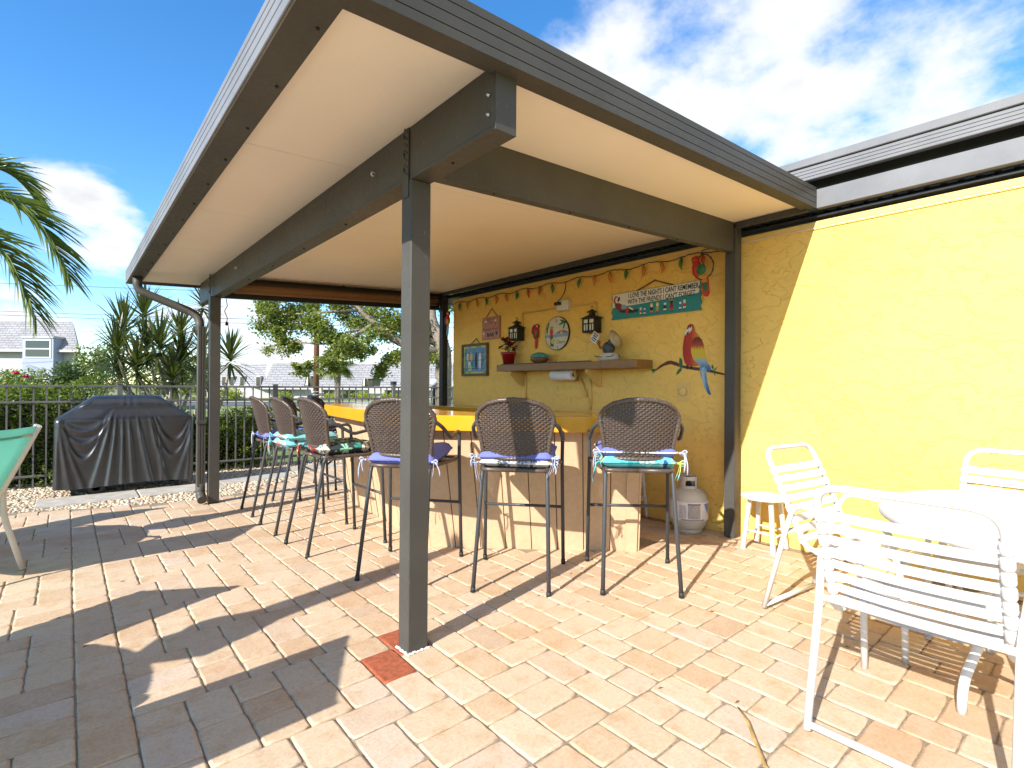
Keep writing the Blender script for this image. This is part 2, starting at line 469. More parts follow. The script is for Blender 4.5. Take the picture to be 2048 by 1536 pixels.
# random ashlar layout of squares and oblongs that tiles the plane: (column, row, size)
lay = [(0,0,2),(3,0,1),(5,0,0),(7,0,1),(9,0,2),(12,0,1),(0,2,2),(5,2,1),(9,2,2),(3,3,1),(7,3,1),(12,3,0),(0,4,2),(9,4,2),(5,5,1),(12,5,1),(0,6,1),(2,6,2),(7,6,2),(10,6,1),(2,8,1),(4,8,0),(6,8,1),(8,8,0),(12,8,1),(0,9,1),(10,9,1),(4,10,0),(8,10,0),(2,11,1),(6,11,1),(12,11,1),(0,12,0),(4,12,0),(8,12,0),(10,12,0)]
RED = [(1.067, 2.113), (1.20, 2.275)]
for bx in range(-7, 5):
    for by_ in range(-4, 10):
        for (i, j, q) in lay:
            a, b = SIZES[q]; xc = X_REF + (bx * T_ + i + a / 2) * CELL; yc = 0.105 + (by_ * T_ + j + b / 2) * CELL
            if xc < -4.3 or xc + a * CELL / 2 > 4.135 or yc < -1.1 or yc + b * CELL / 2 > patio_edge(xc) + 0.03: continue
            if side_of_bar(xc, yc): continue
            pv.append((xc, yc, q, rnd.randrange(6), rnd.random()))
def in_view(x, y, z=0.0):
    q = Vector((x, y, z - CAMH)); d = q.dot(_F2)
    if d < 0.3: return None
    u = 1024 + FPX * q.dot(_R3) / d; v = 768 - FPX * q.dot(_U3) / d
    return (u, v, d) if -90 < u < 2140 and v < 1640 else None
scored = []
for p in pv:
    q = in_view(p[0], p[1]); scored.append((q[2] if q else 99, p))
scored.sort(key=lambda t: t[0])
PM = {k: m.mesh('paver') for k, m in PVAR.items()}
for me in PM.values(): me.materials.append(M_PAVER)
near = scored[:298]; rest = scored[298:]
def paver_pose(p, r):
    return r.uniform(-0.0022, 0.0022), r.uniform(-0.009, 0.009), r.uniform(-0.008, 0.008), r.uniform(-0.006, 0.006)
prnd = random.Random(5)
PMR = {}
RED_SET = set()
for rx, ry in RED:
    q = min((p for d, p in near), key=lambda p: hypot(p[0] - rx, p[1] - ry)); RED_SET.add((q[0], q[1]))
for d, p in near:
    dz, tx, ty, tz = paver_pose(p, prnd)
    red = (p[0], p[1]) in RED_SET
    me = PM[(p[2], p[3])]
    if red:
        if (p[2], p[3]) not in PMR:
            PMR[(p[2], p[3])] = me.copy(); PMR[(p[2], p[3])].materials[0] = M_REDPAVER
        me = PMR[(p[2], p[3])]
    o = bpy.data.objects.new('paver', me); COL.objects.link(o); o.parent = patio
    o.location = (p[0], p[1], gz(p[1]) + dz); o.rotation_euler = (tx, ty, tz + (pi if prnd.random() < 0.5 else 0))
m = MB(); tones = []
for d, p in rest:
    dz, tx, ty, tz = paver_pose(p, prnd)
    g0 = PVAR[(p[2], p[3])]; mt = Matrix.Translation((p[0], p[1], gz(p[1]) + dz)) @ Euler((tx, ty, tz)).to_matrix().to_4x4()
    k_ = len(m.f); m.add([tuple(mt @ Vector(v)) for v in g0.v], g0.f, True); m.sm[k_:] = g0.sm; tones += [p[4]] * len(g0.v)
o = m.build('paver', M_PAVER2, patio); stuff(o)
at = o.data.attributes.new('tone', 'FLOAT', 'POINT'); at.data.foreach_set('value', tones)

# ------------------------------------------------------------------ slab strip and gravel bed
M_CONC = simple('weathered_concrete', (0.40, 0.37, 0.32), 0.92, var=0.2, nscale=9, bump=0.5, bscale=160)
slab = struct(MB().box(-0.25, 0.62, 7.12, 7.62, gz(7.4) - 0.06, gz(7.4) + 0.012, bev=0.006).build('path', M_CONC))
MB().box(0.635, 1.50, 7.13, 7.60, gz(7.4) - 0.06, gz(7.4) + 0.015, bev=0.006).build('slab', M_CONC, slab)
MB().box(1.52, 2.40, 7.42, 7.85, gz(7.6) - 0.06, gz(7.6) + 0.010, bev=0.006).build('slab', M_CONC, slab)
MB().box(2.42, 3.30, 7.95, 8.35, gz(8.1) - 0.06, gz(8.1) + 0.012, bev=0.006).build('slab', M_CONC, slab)
bed = struct(MB().grid([[(x, y, gz(y) - 0.03 if y < 9.0 else -0.16) for x in (-5, 6.5)] for y in (6.3, 7.5, 8.5, 9.4)], smooth=False).build('gravel_bed', M_SAND))
def gravel():
    t = NT('river_pebbles'); w = t.wpos(); a = t.N('Attribute'); a.attribute_name = 'tone'
    c = t.ramp(a.outputs['Fac'], [(0.0, (0.45, 0.36, 0.24)), (0.35, (0.56, 0.48, 0.36)), (0.6, (0.42, 0.29, 0.17)), (0.85, (0.62, 0.57, 0.48)), (1.0, (0.25, 0.18, 0.12))])
    t.color(c); t.set(0.7, spec=0.3)
    m = MB(); tones = []; r = random.Random(3)
    ico = bmesh.new(); bmesh.ops.create_icosphere(ico, subdivisions=1, radius=1.0)
    iv = [v.co.copy() for v in ico.verts]; fi = [tuple(v.index for v in f.verts) for f in ico.faces]; ico.free()
    n = 0
    while n < 13500:
        x = r.uniform(-1.4, 3.6); y = r.uniform(6.45, 9.15)
        if y < patio_edge(x) + 0.015 or in_view(x, y) is None: continue
        if (-0.24 < x < 1.49 and 7.13 < y < 7.60) or (1.53 < x < 2.39 and 7.43 < y < 7.84): 
            if r.random() > 0.05: continue
        sc = r.uniform(0.010, 0.024); e = Euler((r.uniform(-.5, .5), r.uniform(-.5, .5), r.uniform(0, 6.3))).to_matrix()
        s3 = Vector((sc * r.uniform(0.9, 1.5), sc, sc * r.uniform(0.55, 0.8)))
        c0 = Vector((x, y, gz(y) - 0.018 + r.uniform(0, 0.016)))
        m.add([tuple(c0 + e @ Vector((v.x * s3.x, v.y * s3.y, v.z * s3.z))) for v in iv], fi, True); tones += [r.random()] * len(iv); n += 1
    o = m.build('gravel', t.m, fix=False); stuff(o); tag(o, 'loose tan river pebbles between the paving and the fence', 'gravel')
    at = o.data.attributes.new('tone', 'FLOAT', 'POINT'); at.data.foreach_set('value', tones)
gravel()

# ================================================================== yellow stucco wall with eave above
XW = 4.14
wall = thing('stucco_wall', 'long yellow stucco wall behind the bar with rough trowelled texture', 'wall', (XW, 0, 0))
def wall_mesh():
    m = MB(); y0, y1, z0, z1 = -3.0, 6.13, -0.12, 2.37
    m.box(0, 0.20, y0, y1 - 0.03, z0, z1)
    m.lathe([(0.03, z0), (0.03, z1)], 16, (0.03, y1 - 0.03, 0))
    return m
wall_mesh().build('wall_face', M_STUCCO, wall)
MB().box(-0.012, 0.21, -3.0, 6.135, 2.368, 2.415, bev=0.006).build('coping', M_TRIM, wall)
MB().box(-0.018, -0.0125, -3.0, 2.62, 2.362, 2.3665).build('drip_edge', M_OFFWHITE, wall)
# conduits painted in the wall colour
cd = MB(); cd.tube([(-0.011, 3.49, 2.07), (-0.011, 4.63, 2.07)], 0.011, 8); cd.tube([(-0.011, 4.63, 2.07), (-0.011, 4.63, 1.88)], 0.011, 8); cd.tube([(-0.011, 3.49, 2.07), (-0.011, 3.49, 1.92)], 0.011, 8)
cd.build('conduit', M_TRIM, wall)
cd = MB(); cd.tube([(-0.011, 4.56, 1.42), (-0.011, 4.56, 0.95)], 0.010, 8); cd.tube([(-0.011, 3.56, 1.33), (-0.011, 3.56, 0.95)], 0.016, 8); cd.build('conduit', M_TRIM, wall)
MB().tube([(-0.02, 3.70, 1.29), (-0.03, 3.60, 1.09)], 0.016, 6).build('strut', M_TRIM, wall)
ou = MB().box(-0.008, 0.0, 2.425, 2.555, 1.075, 1.245, bev=0.003).build('outlet_plate', M_TRIM, wall)
MB().lathe([(0.038, 0), (0.038, -0.02), (0.030, -0.024), (0.0, -0.024)], 18, (-0.008, 2.49, 1.16), 'x').build('outlet_cover', M_TRIM, ou)
MB().prism([(4.03, 1.20), (4.07, 1.20), (4.05, 1.15)], -0.006, 0.0, 'x').build('hook_plate', M_TRIM, wall)

eave = thing('building_eave', 'dark grey metal eave with ribbed fascia above the sunlit yellow wall', 'eave', (4.06, 0, 0))
MB().box(0.0, 0.06, -3.0, 1.398, 2.486, 2.622, bev=0.003).build('lower_fascia', M_EAVE, eave)
MB().box(0.0, 0.14, 1.4, 6.9, 2.53, 2.60, bev=0.003).build('header', M_BRONZE, eave)
MB().box(0.06, 0.30, -3.0, 6.9, 2.44, 2.455).build('soffit_lip', M_BLACK, eave)
sof = MB()
for i in range(120):
    y = -3.0 + i * 0.0825; sof.box(0.055, 1.6, y, y + 0.05, 2.470, 2.486); sof.box(0.055, 1.6, y + 0.05, y + 0.0825, 2.477, 2.486)
sof.build('vented_soffit', simple('black_soffit', (0.014, 0.014, 0.017), 0.35), eave)
MB().box(0.17, 0.22, -3.0, 6.9, 2.60, 2.86).build('recess_panel', M_BRONZE, eave)
uf = MB().box(0.0, 0.05, -3.0, 6.9, 2.705, 2.800, bev=0.004).build('upper_fascia', M_EAVE, eave)
for z in (2.728, 2.752, 2.776): MB().box(-0.004, 0.001, -3.0, 6.9, z, z + 0.016, bev=0.0015).build('rib', M_EAVE, uf)
MB().box(-0.012, 0.30, -3.0, 6.9, 2.806, 2.862, bev=0.004).build('drip_cap', M_EAVE, eave)
MB().box(0.05, 2.4, -3.0, 6.9, 2.81, 2.83).build('roof_deck', M_BRONZE, eave)

# ================================================================== pavilion roof on bronze posts
pav = thing('pavilion', 'flat roofed bar pavilion with dark bronze posts, beams and cream ceiling', 'pavilion', (0, 0, 0))
def ceil_z(x): return 2.372 + 0.053 * (x - 1.3)
RX0, RX1, RY0, RY1 = 0.60, 4.14, 1.44, 7.06
for i, (ya, yb) in enumerate(((1.44, 2.668), (2.672, 3.888), (3.892, 5.108), (5.112, 6.328), (6.332, 7.06))):   # insulated ceiling panels
    m = MB(); zs = [(RX0, ceil_z(RX0)), (RX1, ceil_z(RX1)), (RX1, ceil_z(RX1) + 0.075), (RX0, ceil_z(RX0) + 0.075)]
    m.prism(zs, ya, yb, 'y'); m.build('ceiling_panel', M_CREAM, pav)
def sloped(xa, xb, y0, y1, z0, z1, name, mat, par, z0b=None):
    """beam lying along x with the roof slope; z relative to the ceiling"""
    m = MB(); m.prism([(xa, ceil_z(xa) + z0), (xb, ceil_z(xb) + z0), (xb, ceil_z(xb) + z1), (xa, ceil_z(xa) + z1)], y0, y1, 'y'); return m.build(name, mat, par)
nf = sloped(0.487, 4.058, 1.405, 1.436, -0.030, 0.118, 'front_fascia', M_BRONZE, pav)
sloped(0.487, 4.058, 1.436, 1.482, -0.030, -0.024, 'fascia_lip', M_BRONZE, pav)
for z0, z1 in ((-0.030, 0.002), (0.006, 0.044), (0.048, 0.084), (0.088, 0.118)): 
    sloped(0.487, 4.057, 1.397, 1.4049, z0, z1, 'rib', M_BRONZE, nf)
nf2 = sloped(0.487, 4.10, 7.062, 7.09, -0.030, 0.118, 'rear_fascia', M_BRONZE, pav)
sloped(0.50, 4.10, 1.44, 7.06, 0.079, 0.09, 'roof_sheet', M_BRONZE, pav)
MB().box(4.02, 4.055, 1.45, 7.05, 2.47, 2.515, bev=0.003).build('wall_channel', M_BRONZE, pav)
# gutter along the low side
gt = MB(); gt.box(0.487, 0.600, 1.395, 7.09, 2.296, 2.302); gt.box(0.594, 0.600, 1.395, 7.09, 2.304, 2.42); gt.box(0.487, 0.600, 7.082, 7.09, 2.304, 2.42); gt.box(0.487, 0.600, 1.388, 1.394, 2.296, 2.44)
gut = gt.build('gutter', M_BRONZE, pav)
MB().box(0.480, 0.4865, 1.39, 7.09, 2.2965, 2.43).build('gutter_face', M_EAVE, gut)
for z0, z1 in ((2.296, 2.334), (2.338, 2.372), (2.376, 2.404), (2.408, 2.435)): MB().box(0.472, 0.4795, 1.388, 7.092, z0, z1, bev=0.002).build('rib', M_EAVE, gut)
for i in range(14):
    y = 1.6 + i * 0.41; MB().lathe([(0.006, 2.2955), (0.006, 2.290), (0.003, 2.288), (0, 2.288)], 8, (0.575, y, 0)).build('screw', M_BLACK, gut)
# main beam (box girder) along the low side
bm_ = MB(); bm_.box(1.163, 1.172, 1.465, 6.95, 2.145, 2.363); bm_.box(1.252, 1.261, 1.465, 6.95, 2.145, 2.366); bm_.box(1.163, 1.261, 1.456, 1.4645, 2.128, 2.362); bm_.box(1.163, 1.261, 1.465, 6.95, 2.128, 2.144)
beam = bm_.build('main_beam', M_BRONZE, pav)
for y in (1.80, 2.9, 3.6, 4.3, 5.0, 5.7, 6.1): MB().lathe([(0.007, 2.1275), (0.007, 2.122), (0, 2.121)], 8, (1.212, y, 0)).build('screw', M_BLACK, beam)
for z in (2.19, 2.262): MB().lathe([(0.008, 0), (0.008, -0.006), (0.005, -0.008), (0.005, -0.012), (0, -0.012)], 6, (1.163, 1.495, z), 'x').build('bolt', simple('zinc', (0.55, 0.55, 0.55), 0.3, 0.9), beam)
hk = MB(); hk.tube([(1.163, 2.42, 2.262), (1.145, 2.42, 2.262), (1.140, 2.42, 2.252), (1.148, 2.42, 2.244), (1.158, 2.42, 2.248)], 0.004, 6); hk.build('cup_hook', M_OFFWHITE, beam)
hk = MB(); hk.tube([(1.163, 5.2, 2.262), (1.145, 5.2, 2.262), (1.140, 5.2, 2.252), (1.148, 5.2, 2.244), (1.158, 5.2, 2.248)], 0.004, 6); hk.build('cup_hook', M_OFFWHITE, beam)
# cross beams
cb = sloped(1.262, 4.06, 1.985, 1.994, -0.218, -0.001, 'cross_beam', M_BRONZE, pav)
sloped(1.262, 4.06, 1.985, 2.045, -0.234, -0.2185, 'flange', M_BRONZE, cb)
for x in (1.6, 2.15, 2.7, 3.25, 3.8): MB().lathe([(0.006, 0), (0.006, -0.005), (0, -0.006)], 8, (x, 2.012, ceil_z(x) - 0.2345)).build('screw', M_BLACK, cb)
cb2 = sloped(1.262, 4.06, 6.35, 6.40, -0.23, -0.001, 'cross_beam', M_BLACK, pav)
# posts with perforated straps
def post(x0, x1, y0, y1, z0, z1, name='post', mat=M_BRONZE):
    m = MB(); m.box(x0, x1, y0, y1, z0, z1, bev=0.004); return m.build(name, mat, pav)
p1 = post(1.160, 1.262, 2.052, 2.142, 0.0, 2.127)
p2 = post(4.020, 4.110, 1.964, 2.052, 0.0, 2.50)
MB().box(4.012, 4.0195, 1.966, 2.050, 0.0, 2.27).build('face_strip', M_BRONZE, p2)
p3 = post(1.132, 1.234, 6.215, 6.310, gz(6.25), 2.127)
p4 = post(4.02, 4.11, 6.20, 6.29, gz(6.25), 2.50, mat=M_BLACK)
for (px, py) in ((1.160, 2.075), (1.1405, 6.24)):
    m = MB(); m.box(px - 0.004, px - 0.0005 + (0.001 if py > 3 else 0), py, py + 0.045, 2.05, 2.36)
    st = m.build('strap', M_BRONZE, beam)
    for i in range(7):
        for j in (0, 1):
            z = 2.155 + i * 0.032 + (0.014 if j else 0); m = MB(); m.lathe([(0.0055, 0), (0.0055, -0.002), (0, -0.002)], 8, (px - 0.0042, py + 0.013 + j * 0.02, z), 'x'); m.build('strap_hole', M_BLACK, st)
    for z in (2.18, 2.25, 2.33): MB().lathe([(0.008, 0), (0.008, -0.007), (0, -0.008)], 6, (px - 0.004, py + 0.04, z), 'x').build('bolt', M_BRONZE, st)
# white caulk round the foot of the near post
ck = MB(); r = random.Random(2)
for i in range(26):
    t = i / 25
    for side in (0, 1):
        if side == 0: x, y = 1.155, 2.045 + 0.10 * t
        else: x, y = 1.155 + 0.115 * t, 2.046
        s = r.uniform(0.004, 0.009); ck.lathe([(0.0, s * 0.8), (s * 0.7, s * 0.5), (s, 0.0)], 7, (x + r.uniform(-.004, .004), y + r.uniform(-.004, .004), 0.0))
ck.build('caulk', M_OFFWHITE, p1)
# rolled bamboo shade under the far beam, hung from the ceiling
shade = thing('roller_blind', 'rolled brown bamboo blind hanging under the far roof beam', 'blind', (0, 6.27, 0))
sh = MB()
def shade_z(x): return ceil_z(x) - 0.15
for i in range(2):
    sh.tube([(x, 0.0 - 0.035 * i, shade_z(x) + 0.03 * i) for x in (1.36, 2.0, 2.7, 3.3, 3.95)], 0.038 - 0.006 * i, 12)
def bamboo_mat():
    t = NT('bamboo_slats'); p = t.pos(); wv = t.N('TexWave'); wv.inputs['Scale'].default_value = 55; wv.inputs['Distortion'].default_value = 1.0; wv.bands_direction = 'X'; t.L(p, wv.inputs['Vector'])
    t.color(t.ramp(wv.outputs['Fac'], [(0.2, (0.10, 0.045, 0.015)), (0.8, (0.30, 0.155, 0.055))])); t.set(0.6); t.bump(wv.outputs['Fac'], 0.4, 0.004); return t.m
sh.build('rolled_slats', bamboo_mat(), shade)
m = MB(); m.prism([(1.34, ceil_z(1.34) - 0.09), (3.97, ceil_z(3.97) - 0.09), (3.97, ceil_z(3.97) - 0.06), (1.34, ceil_z(1.34) - 0.06)], -0.03, 0.03, 'y'); m.build('headrail', simple('dark_wood', (0.05, 0.028, 0.014), 0.6), shade)
for x in (1.5, 2.6, 3.8): MB().tube([(x, 0, ceil_z(x) - 0.06), (x, 0, ceil_z(x) + 0.001)], 0.006, 6).build('bracket', M_BLACK, shade)
# downspout from the gutter to the ground beside the far post
ds = thing('downspout', 'ribbed bronze downspout bending from the gutter down the far post', 'downspout', (0, 0, 0))
path = fillet([(0.535, 6.55, 2.297), (0.535, 6.55, 2.16), (1.055, 6.36, 1.93), (1.062, 6.30, 1.72)], 0.10, 8)
rr = []
for i, p in enumerate(path): rr.append(0.040 * (1.0 if i % 2 else 1.08))
MB().tube(path, rr, 12).build('elbow', M_BRONZE, ds)
m = MB(); zb = gz(6.3)
sec = [(-0.036, -0.042), (-0.012, -0.042), (-0.010, -0.036), (-0.002, -0.036), (0.0, -0.042), (0.012, -0.042), (0.014, -0.036), (0.022, -0.036), (0.024, -0.042), (0.036, -0.042), (0.036, 0.042), (-0.036, 0.042)]
m.prism([(1.066 + a, 6.27 + b) for a, b in sec], zb + 0.19, 1.80, 'z'); m.build('pipe', M_BRONZE, ds)
m = MB(); path = fillet([(1.066, 6.27, zb + 0.22), (1.066, 6.27, zb + 0.10), (1.07, 6.18, zb + 0.055)], 0.08, 6); m.tube(path, [0.044 * (1.0 if i % 2 else 1.06) for i in range(len(path))], 12); m.build('elbow', M_BRONZE, ds)
MB().box(1.022, 1.11, 6.222, 6.3195, 0.78, 0.815, bev=0.003).build('bracket', M_BRONZE, ds)
# ================================================================== the bar
def offset_line(pts, d):
    """offset a polyline to its left by d with mitred corners"""
    out = []; n = len(pts)
    nr = []
    for (a, b) in zip(pts, pts[1:]):
        v = Vector((b[0] - a[0], b[1] - a[1])).normalized(); nr.append(Vector((-v.y, v.x)))
    for i, p in enumerate(pts):
        if i == 0: q = nr[0] * d
        elif i == n - 1: q = nr[-1] * d
        else:
            m = (nr[i - 1] + nr[i]).normalized(); q = m * (d / m.dot(nr[i]))
        out.append((p[0] + q.x, p[1] + q.y))
    return out
def siding_mat():
    t = NT('tan_painted_siding'); w = t.wpos()
    mp = t.N('Mapping'); mp.inputs['Scale'].default_value = (3.5, 3.5, 55); t.L(w, mp.inputs['Vector'])
    n = t.noise(mp.outputs[0], 3, 5, 0.6); n2 = t.noise(w, 30, 5)
    c = t.ramp(n2, [(0.3, (0.53, 0.37, 0.23)), (0.7, (0.59, 0.42, 0.27))])
    c = t.mix(t.ramp(t.noise(w, 90, 4), [(0.68, 0.0), (0.74, 0.6)]), c, (0.34, 0.20, 0.10))
    t.color(c); t.set(0.62, spec=0.3); t.bump(n, 0.30, 0.003); return t.m
M_SIDING = siding_mat()
M_COUNTER = simple('glossy_yellow_counter', (0.72, 0.35, 0.022), 0.16, var=0.05, nscale=5, coat=0.3)
bar = thing('bar_counter', 'angled bar with tan plank front and glossy orange yellow counter', 'bar', (0, 0, 0))
foot = BAR; head = offset_line(BAR, 0.165)
ZF, ZH = 0.0, 0.882
bk = MB()
for i in range(3):
    a, b = Vector(foot[i]), Vector(foot[i + 1]); c, d = Vector(head[i]), Vector(head[i + 1])
    v = (b - a).normalized(); nl = Vector((-v.y, v.x))
    L = (b - a).length; nb = max(2, round(L / 0.203))
    for k in range(nb):
        ga, gb = (k * L / nb + 0.0035) / L, ((k + 1) * L / nb - 0.0035) / L
        f0, f1 = a.lerp(b, ga), a.lerp(b, gb); h0, h1 = c.lerp(d, ga), c.lerp(d, gb)
        zf0, zf1 = gz(f0.y) - 0.01, gz(f1.y) - 0.01; th = nl * 0.014
        m = MB(); vs = [(f0.x, f0.y, zf0), (f1.x, f1.y, zf1), (h1.x, h1.y, ZH), (h0.x, h0.y, ZH)]
        vs += [(x - th.x, y - th.y, z) for x, y, z in vs]
        m.add(vs, [(0, 1, 2, 3), (7, 6, 5, 4), (0, 4, 5, 1), (1, 5, 6, 2), (2, 6, 7, 3), (3, 7, 4, 0)])
        m.build('board', M_SIDING, bar)
    th = nl * 0.016
    bk.add([(a.x - th.x, a.y - th.y, gz(a.y) - 0.02), (b.x - th.x, b.y - th.y, gz(b.y) - 0.02), (d.x - th.x, d.y - th.y, ZH), (c.x - th.x, c.y - th.y, ZH)], [(0, 1, 2, 3)])
bk.build('backing', simple('groove_brown', (0.24, 0.14, 0.075), 0.8), bar)
# end trim board and end panel
v = (Vector(foot[1]) - Vector(foot[0])).normalized(); nl = Vector((-v.y, v.x))
a = Vector(foot[0]); c = Vector(head[0])
def quadbox(name, p, q, r_, s_, th, mat):
    m = MB(); vs = [p, q, r_, s_]; vs2 = [(x + th[0], y + th[1], z) for x, y, z in vs]; m.add(vs + vs2, [(0, 1, 2, 3), (7, 6, 5, 4), (0, 4, 5, 1), (1, 5, 6, 2), (2, 6, 7, 3), (3, 7, 4, 0)]); return m.build(name, mat, bar)
a2 = a + v * 0.085; c2 = c + v * 0.085; o_ = nl * 0.004
quadbox('corner_board', (a.x + o_.x, a.y + o_.y, -0.01), (a2.x + o_.x, a2.y + o_.y, -0.01), (c2.x + o_.x, c2.y + o_.y, ZH), (c.x + o_.x, c.y + o_.y, ZH), tuple(nl * 0.012), M_SIDING)
e = a - v * 0.004; e2 = c - v * 0.004; i1 = e - nl * 0.30; 
quadbox('end_panel', (e.x, e.y, -0.01), (i1.x, i1.y, -0.01), (i1.x, i1.y, ZH), (e2.x, e2.y, ZH), tuple(-v * 0.016), M_SIDING)
inn = offset_line(BAR, -0.31)
ib = MB()
for p, q in zip(inn, inn[1:]): ib.add([(p[0], p[1], gz(p[1])), (q[0], q[1], gz(q[1])), (q[0], q[1], ZH), (p[0], p[1], ZH)], [(0, 1, 2, 3)])
ib.build('inner_panel', M_SIDING, bar)
ext = [(BAR[0][0] + 0.10 * 0.70, BAR[0][1] - 0.10 * 0.715), BAR[1], BAR[2], (BAR[3][0] + 0.1, BAR[3][1] + 0.1)]
outer = offset_line(ext, 0.255); inner = offset_line(ext, -0.33)
m = MB(); m.prism(outer + inner[::-1], 0.879, 0.987, 'z'); ct = m.build('countertop', M_COUNTER, bar)
bv = ct.modifiers.new('edge', 'BEVEL'); bv.width = 0.004; bv.segments = 2; bv.limit_method = 'ANGLE'
# rear counter along the wall
MB().box(3.72, 4.125, 3.25, 6.05, 0.86, 0.93, bev=0.004).build('wall_counter', M_COUNTER, bar)
MB().box(3.74, 4.125, 3.27, 6.03, 0.0 - 0.06, 0.858).build('wall_cabinet', M_SIDING, bar)

# ================================================================== wicker bar stools
M_LEG = bronze('charcoal_tube', (0.055, 0.056, 0.06), 0.36)
def wicker_mat(name, lo, hi):
    t = NT(name); p = t.pos()
    n = t.noise(p, 120, 3); n2 = t.noise(p, 14, 3)
    c = t.ramp(n, [(0.3, lo), (0.7, hi)]); c = t.mix(t.ramp(n2, [(0.4, 0.0), (0.7, 0.5)]), c, (0.065, 0.040, 0.029))
    t.color(c); t.set(0.36, spec=0.5); return t.m
M_WICKER = wicker_mat('brown_wicker', (0.030, 0.019, 0.014), (0.088, 0.058, 0.044))
M_RIM = wicker_mat('wrapped_wicker_rim', (0.045, 0.032, 0.027), (0.115, 0.085, 0.068))
def by(x, z): return 0.125 - 0.24 * (z - 0.74) + 0.055 * (x / 0.22) ** 2
RIM = [(0.196, 0.745), (0.200, 0.80), (0.208, 0.87), (0.222, 0.945), (0.234, 0.995), (0.230, 1.030), (0.206, 1.068), (0.158, 1.100), (0.085, 1.120), (0.0, 1.127)]
def rim_half(z):
    for (xa, za), (xb, zb) in zip(RIM[:6], RIM[1:6]):
        if za <= z <= zb: return xa + (xb - xa) * (z - za) / (zb - za)
    return 0.2
def rim_top(x):
    x = abs(x); R2 = RIM[4:][::-1]
    for (xa, za), (xb, zb) in zip(R2, R2[1:]):
        if xa <= x <= xb: return za + (zb - za) * (x - xa) / max(1e-6, xb - xa)
    return 0.985
def stool_meshes():
    D = {}
    # back weave: horizontal strands going in front of and behind the stakes
    m = MB(); sp = 0.0172; rows = int((1.118 - 0.765) / 0.0128)
    for r_ in range(rows):
        z = 0.770 + r_ * 0.0128; hw = 0.0061
        lim = rim_half(z) - 0.006
        if z > 0.985:
            while lim > 0 and rim_top(lim) < z + 0.004: lim -= 0.004
        if lim < 0.02: continue
        n = int(2 * lim / (sp / 2)); pts = []
        for k in range(n + 1):
            x = -lim + 2 * lim * k / n
            off = 0.0060 * cos(pi * (x / sp) + pi * (r_ % 2))
            pts.append((x, by(x, z) + off))
        m.grid([[(x, y - 0.0012, z - hw) for x, y in pts], [(x, y + (0.0025 if 1 else 0) * 0, z) for x, y in pts], [(x, y - 0.0012, z + hw) for x, y in pts]], smooth=True)
    for k in range(-12, 13):
        x = k * sp + sp / 2
        if abs(x) > 0.205: continue
        zt = min(1.12, rim_top(x)); xx = x
        m.grid([[(xx - 0.0052, by(xx, z), z) for z in (0.76, 0.84, 0.92, 1.0, zt)], [(xx + 0.0052, by(xx, z), z) for z in (0.76, 0.84, 0.92, 1.0, zt)]], smooth=True)
    D['woven_back'] = (m.mesh('woven_back'), M_WICKER)
    # wrapped rim
    path = [(x, by(x, z), z) for x, z in RIM] + [(-x, by(x, z), z) for x, z in RIM[::-1][1:]]
    P = [Vector(p) for p in path]; dense = []
    for a, b in zip(P, P[1:]):
        k = max(1, int((b - a).length / 0.007))
        dense += [a.lerp(b, i / k) for i in range(k)]
    dense.append(P[-1])
    m = MB(); m.tube(dense, [0.0150 if i % 3 else 0.0128 for i in range(len(dense))], 9)
    low = [(x, by(x, 0.768), 0.768) for x in [-0.198 + 0.396 * i / 54 for i in range(55)]]
    m.tube(low, [0.0135 if i % 3 else 0.0115 for i in range(55)], 8)
    D['back_rim'] = (m.mesh('back_rim'), M_RIM)
    for s in (-1, 1):
        m = MB(); m.tube([(s * 0.222, 0.0, 0.012), (s * 0.208, 0.075, 0.40), (s * 0.198, 0.122, 0.66), (s * 0.196, by(0.196, 0.75) + 0.001, 0.755)], 0.0125, 9); D['rear_leg%d' % s] = (m.mesh('leg'), M_LEG)
        m = MB(); m.tube([(s * 0.222, -0.0005, 0.0), (s * 0.2215, 0.003, 0.03)], [0.0155, 0.0150], 9); D['rear_cap%d' % s] = (m.mesh('foot_cap'), simple('black_rubber', (0.02, 0.02, 0.02), 0.6))
        path = fillet([(s * 0.222, by(0.222, 1.0) - 0.004, 1.0), (s * 0.268, 0.165, 0.955), (s * 0.282, 0.31, 0.868), (s * 0.272, 0.375, 0.880), (s * 0.266, 0.535, 0.905), (s * 0.262, 0.548, 0.70), (s * 0.271, 0.583, 0.012)], 0.055, 5)
        m = MB(); m.tube(path, 0.0125, 9); D['front_leg%d' % s] = (m.mesh('arm_and_leg'), M_LEG)
        m = MB(); m.tube([(s * 0.2712, 0.5835, 0.0), (s * 0.271, 0.582, 0.03)], [0.0155, 0.0150], 9); D['front_cap%d' % s] = (m.mesh('foot_cap'), simple('black_rubber', (0.02, 0.02, 0.02), 0.6))
    m = MB(); m.tube([(-0.264, 0.564, 0.39), (0.264, 0.564, 0.39)], 0.0105, 8); D['stretcher'] = (m.mesh('stretcher'), M_LEG)
    m = MB(); loop = fillet([(0, 0.118, 0.70), (0.20, 0.118, 0.70), (0.258, 0.545, 0.705), (-0.258, 0.545, 0.705), (-0.20, 0.118, 0.70), (0, 0.118, 0.70)], 0.05, 4)
    m.tube(loop, 0.0135, 8); D['seat_frame'] = (m.mesh('seat_frame'), M_RIM)
    m = MB(); g_ = []
    for j in range(31):
        t = j / 30; y = 0.125 + 0.415 * t; w_ = 0.198 + 0.056 * t; g_.append([(-w_ + 2 * w_ * i / 26, y, 0.706 + 0.002 * ((i + j) % 2)) for i in range(27)])
    m.grid(g_); D['woven_seat'] = (m.mesh('woven_seat'), M_WICKER)
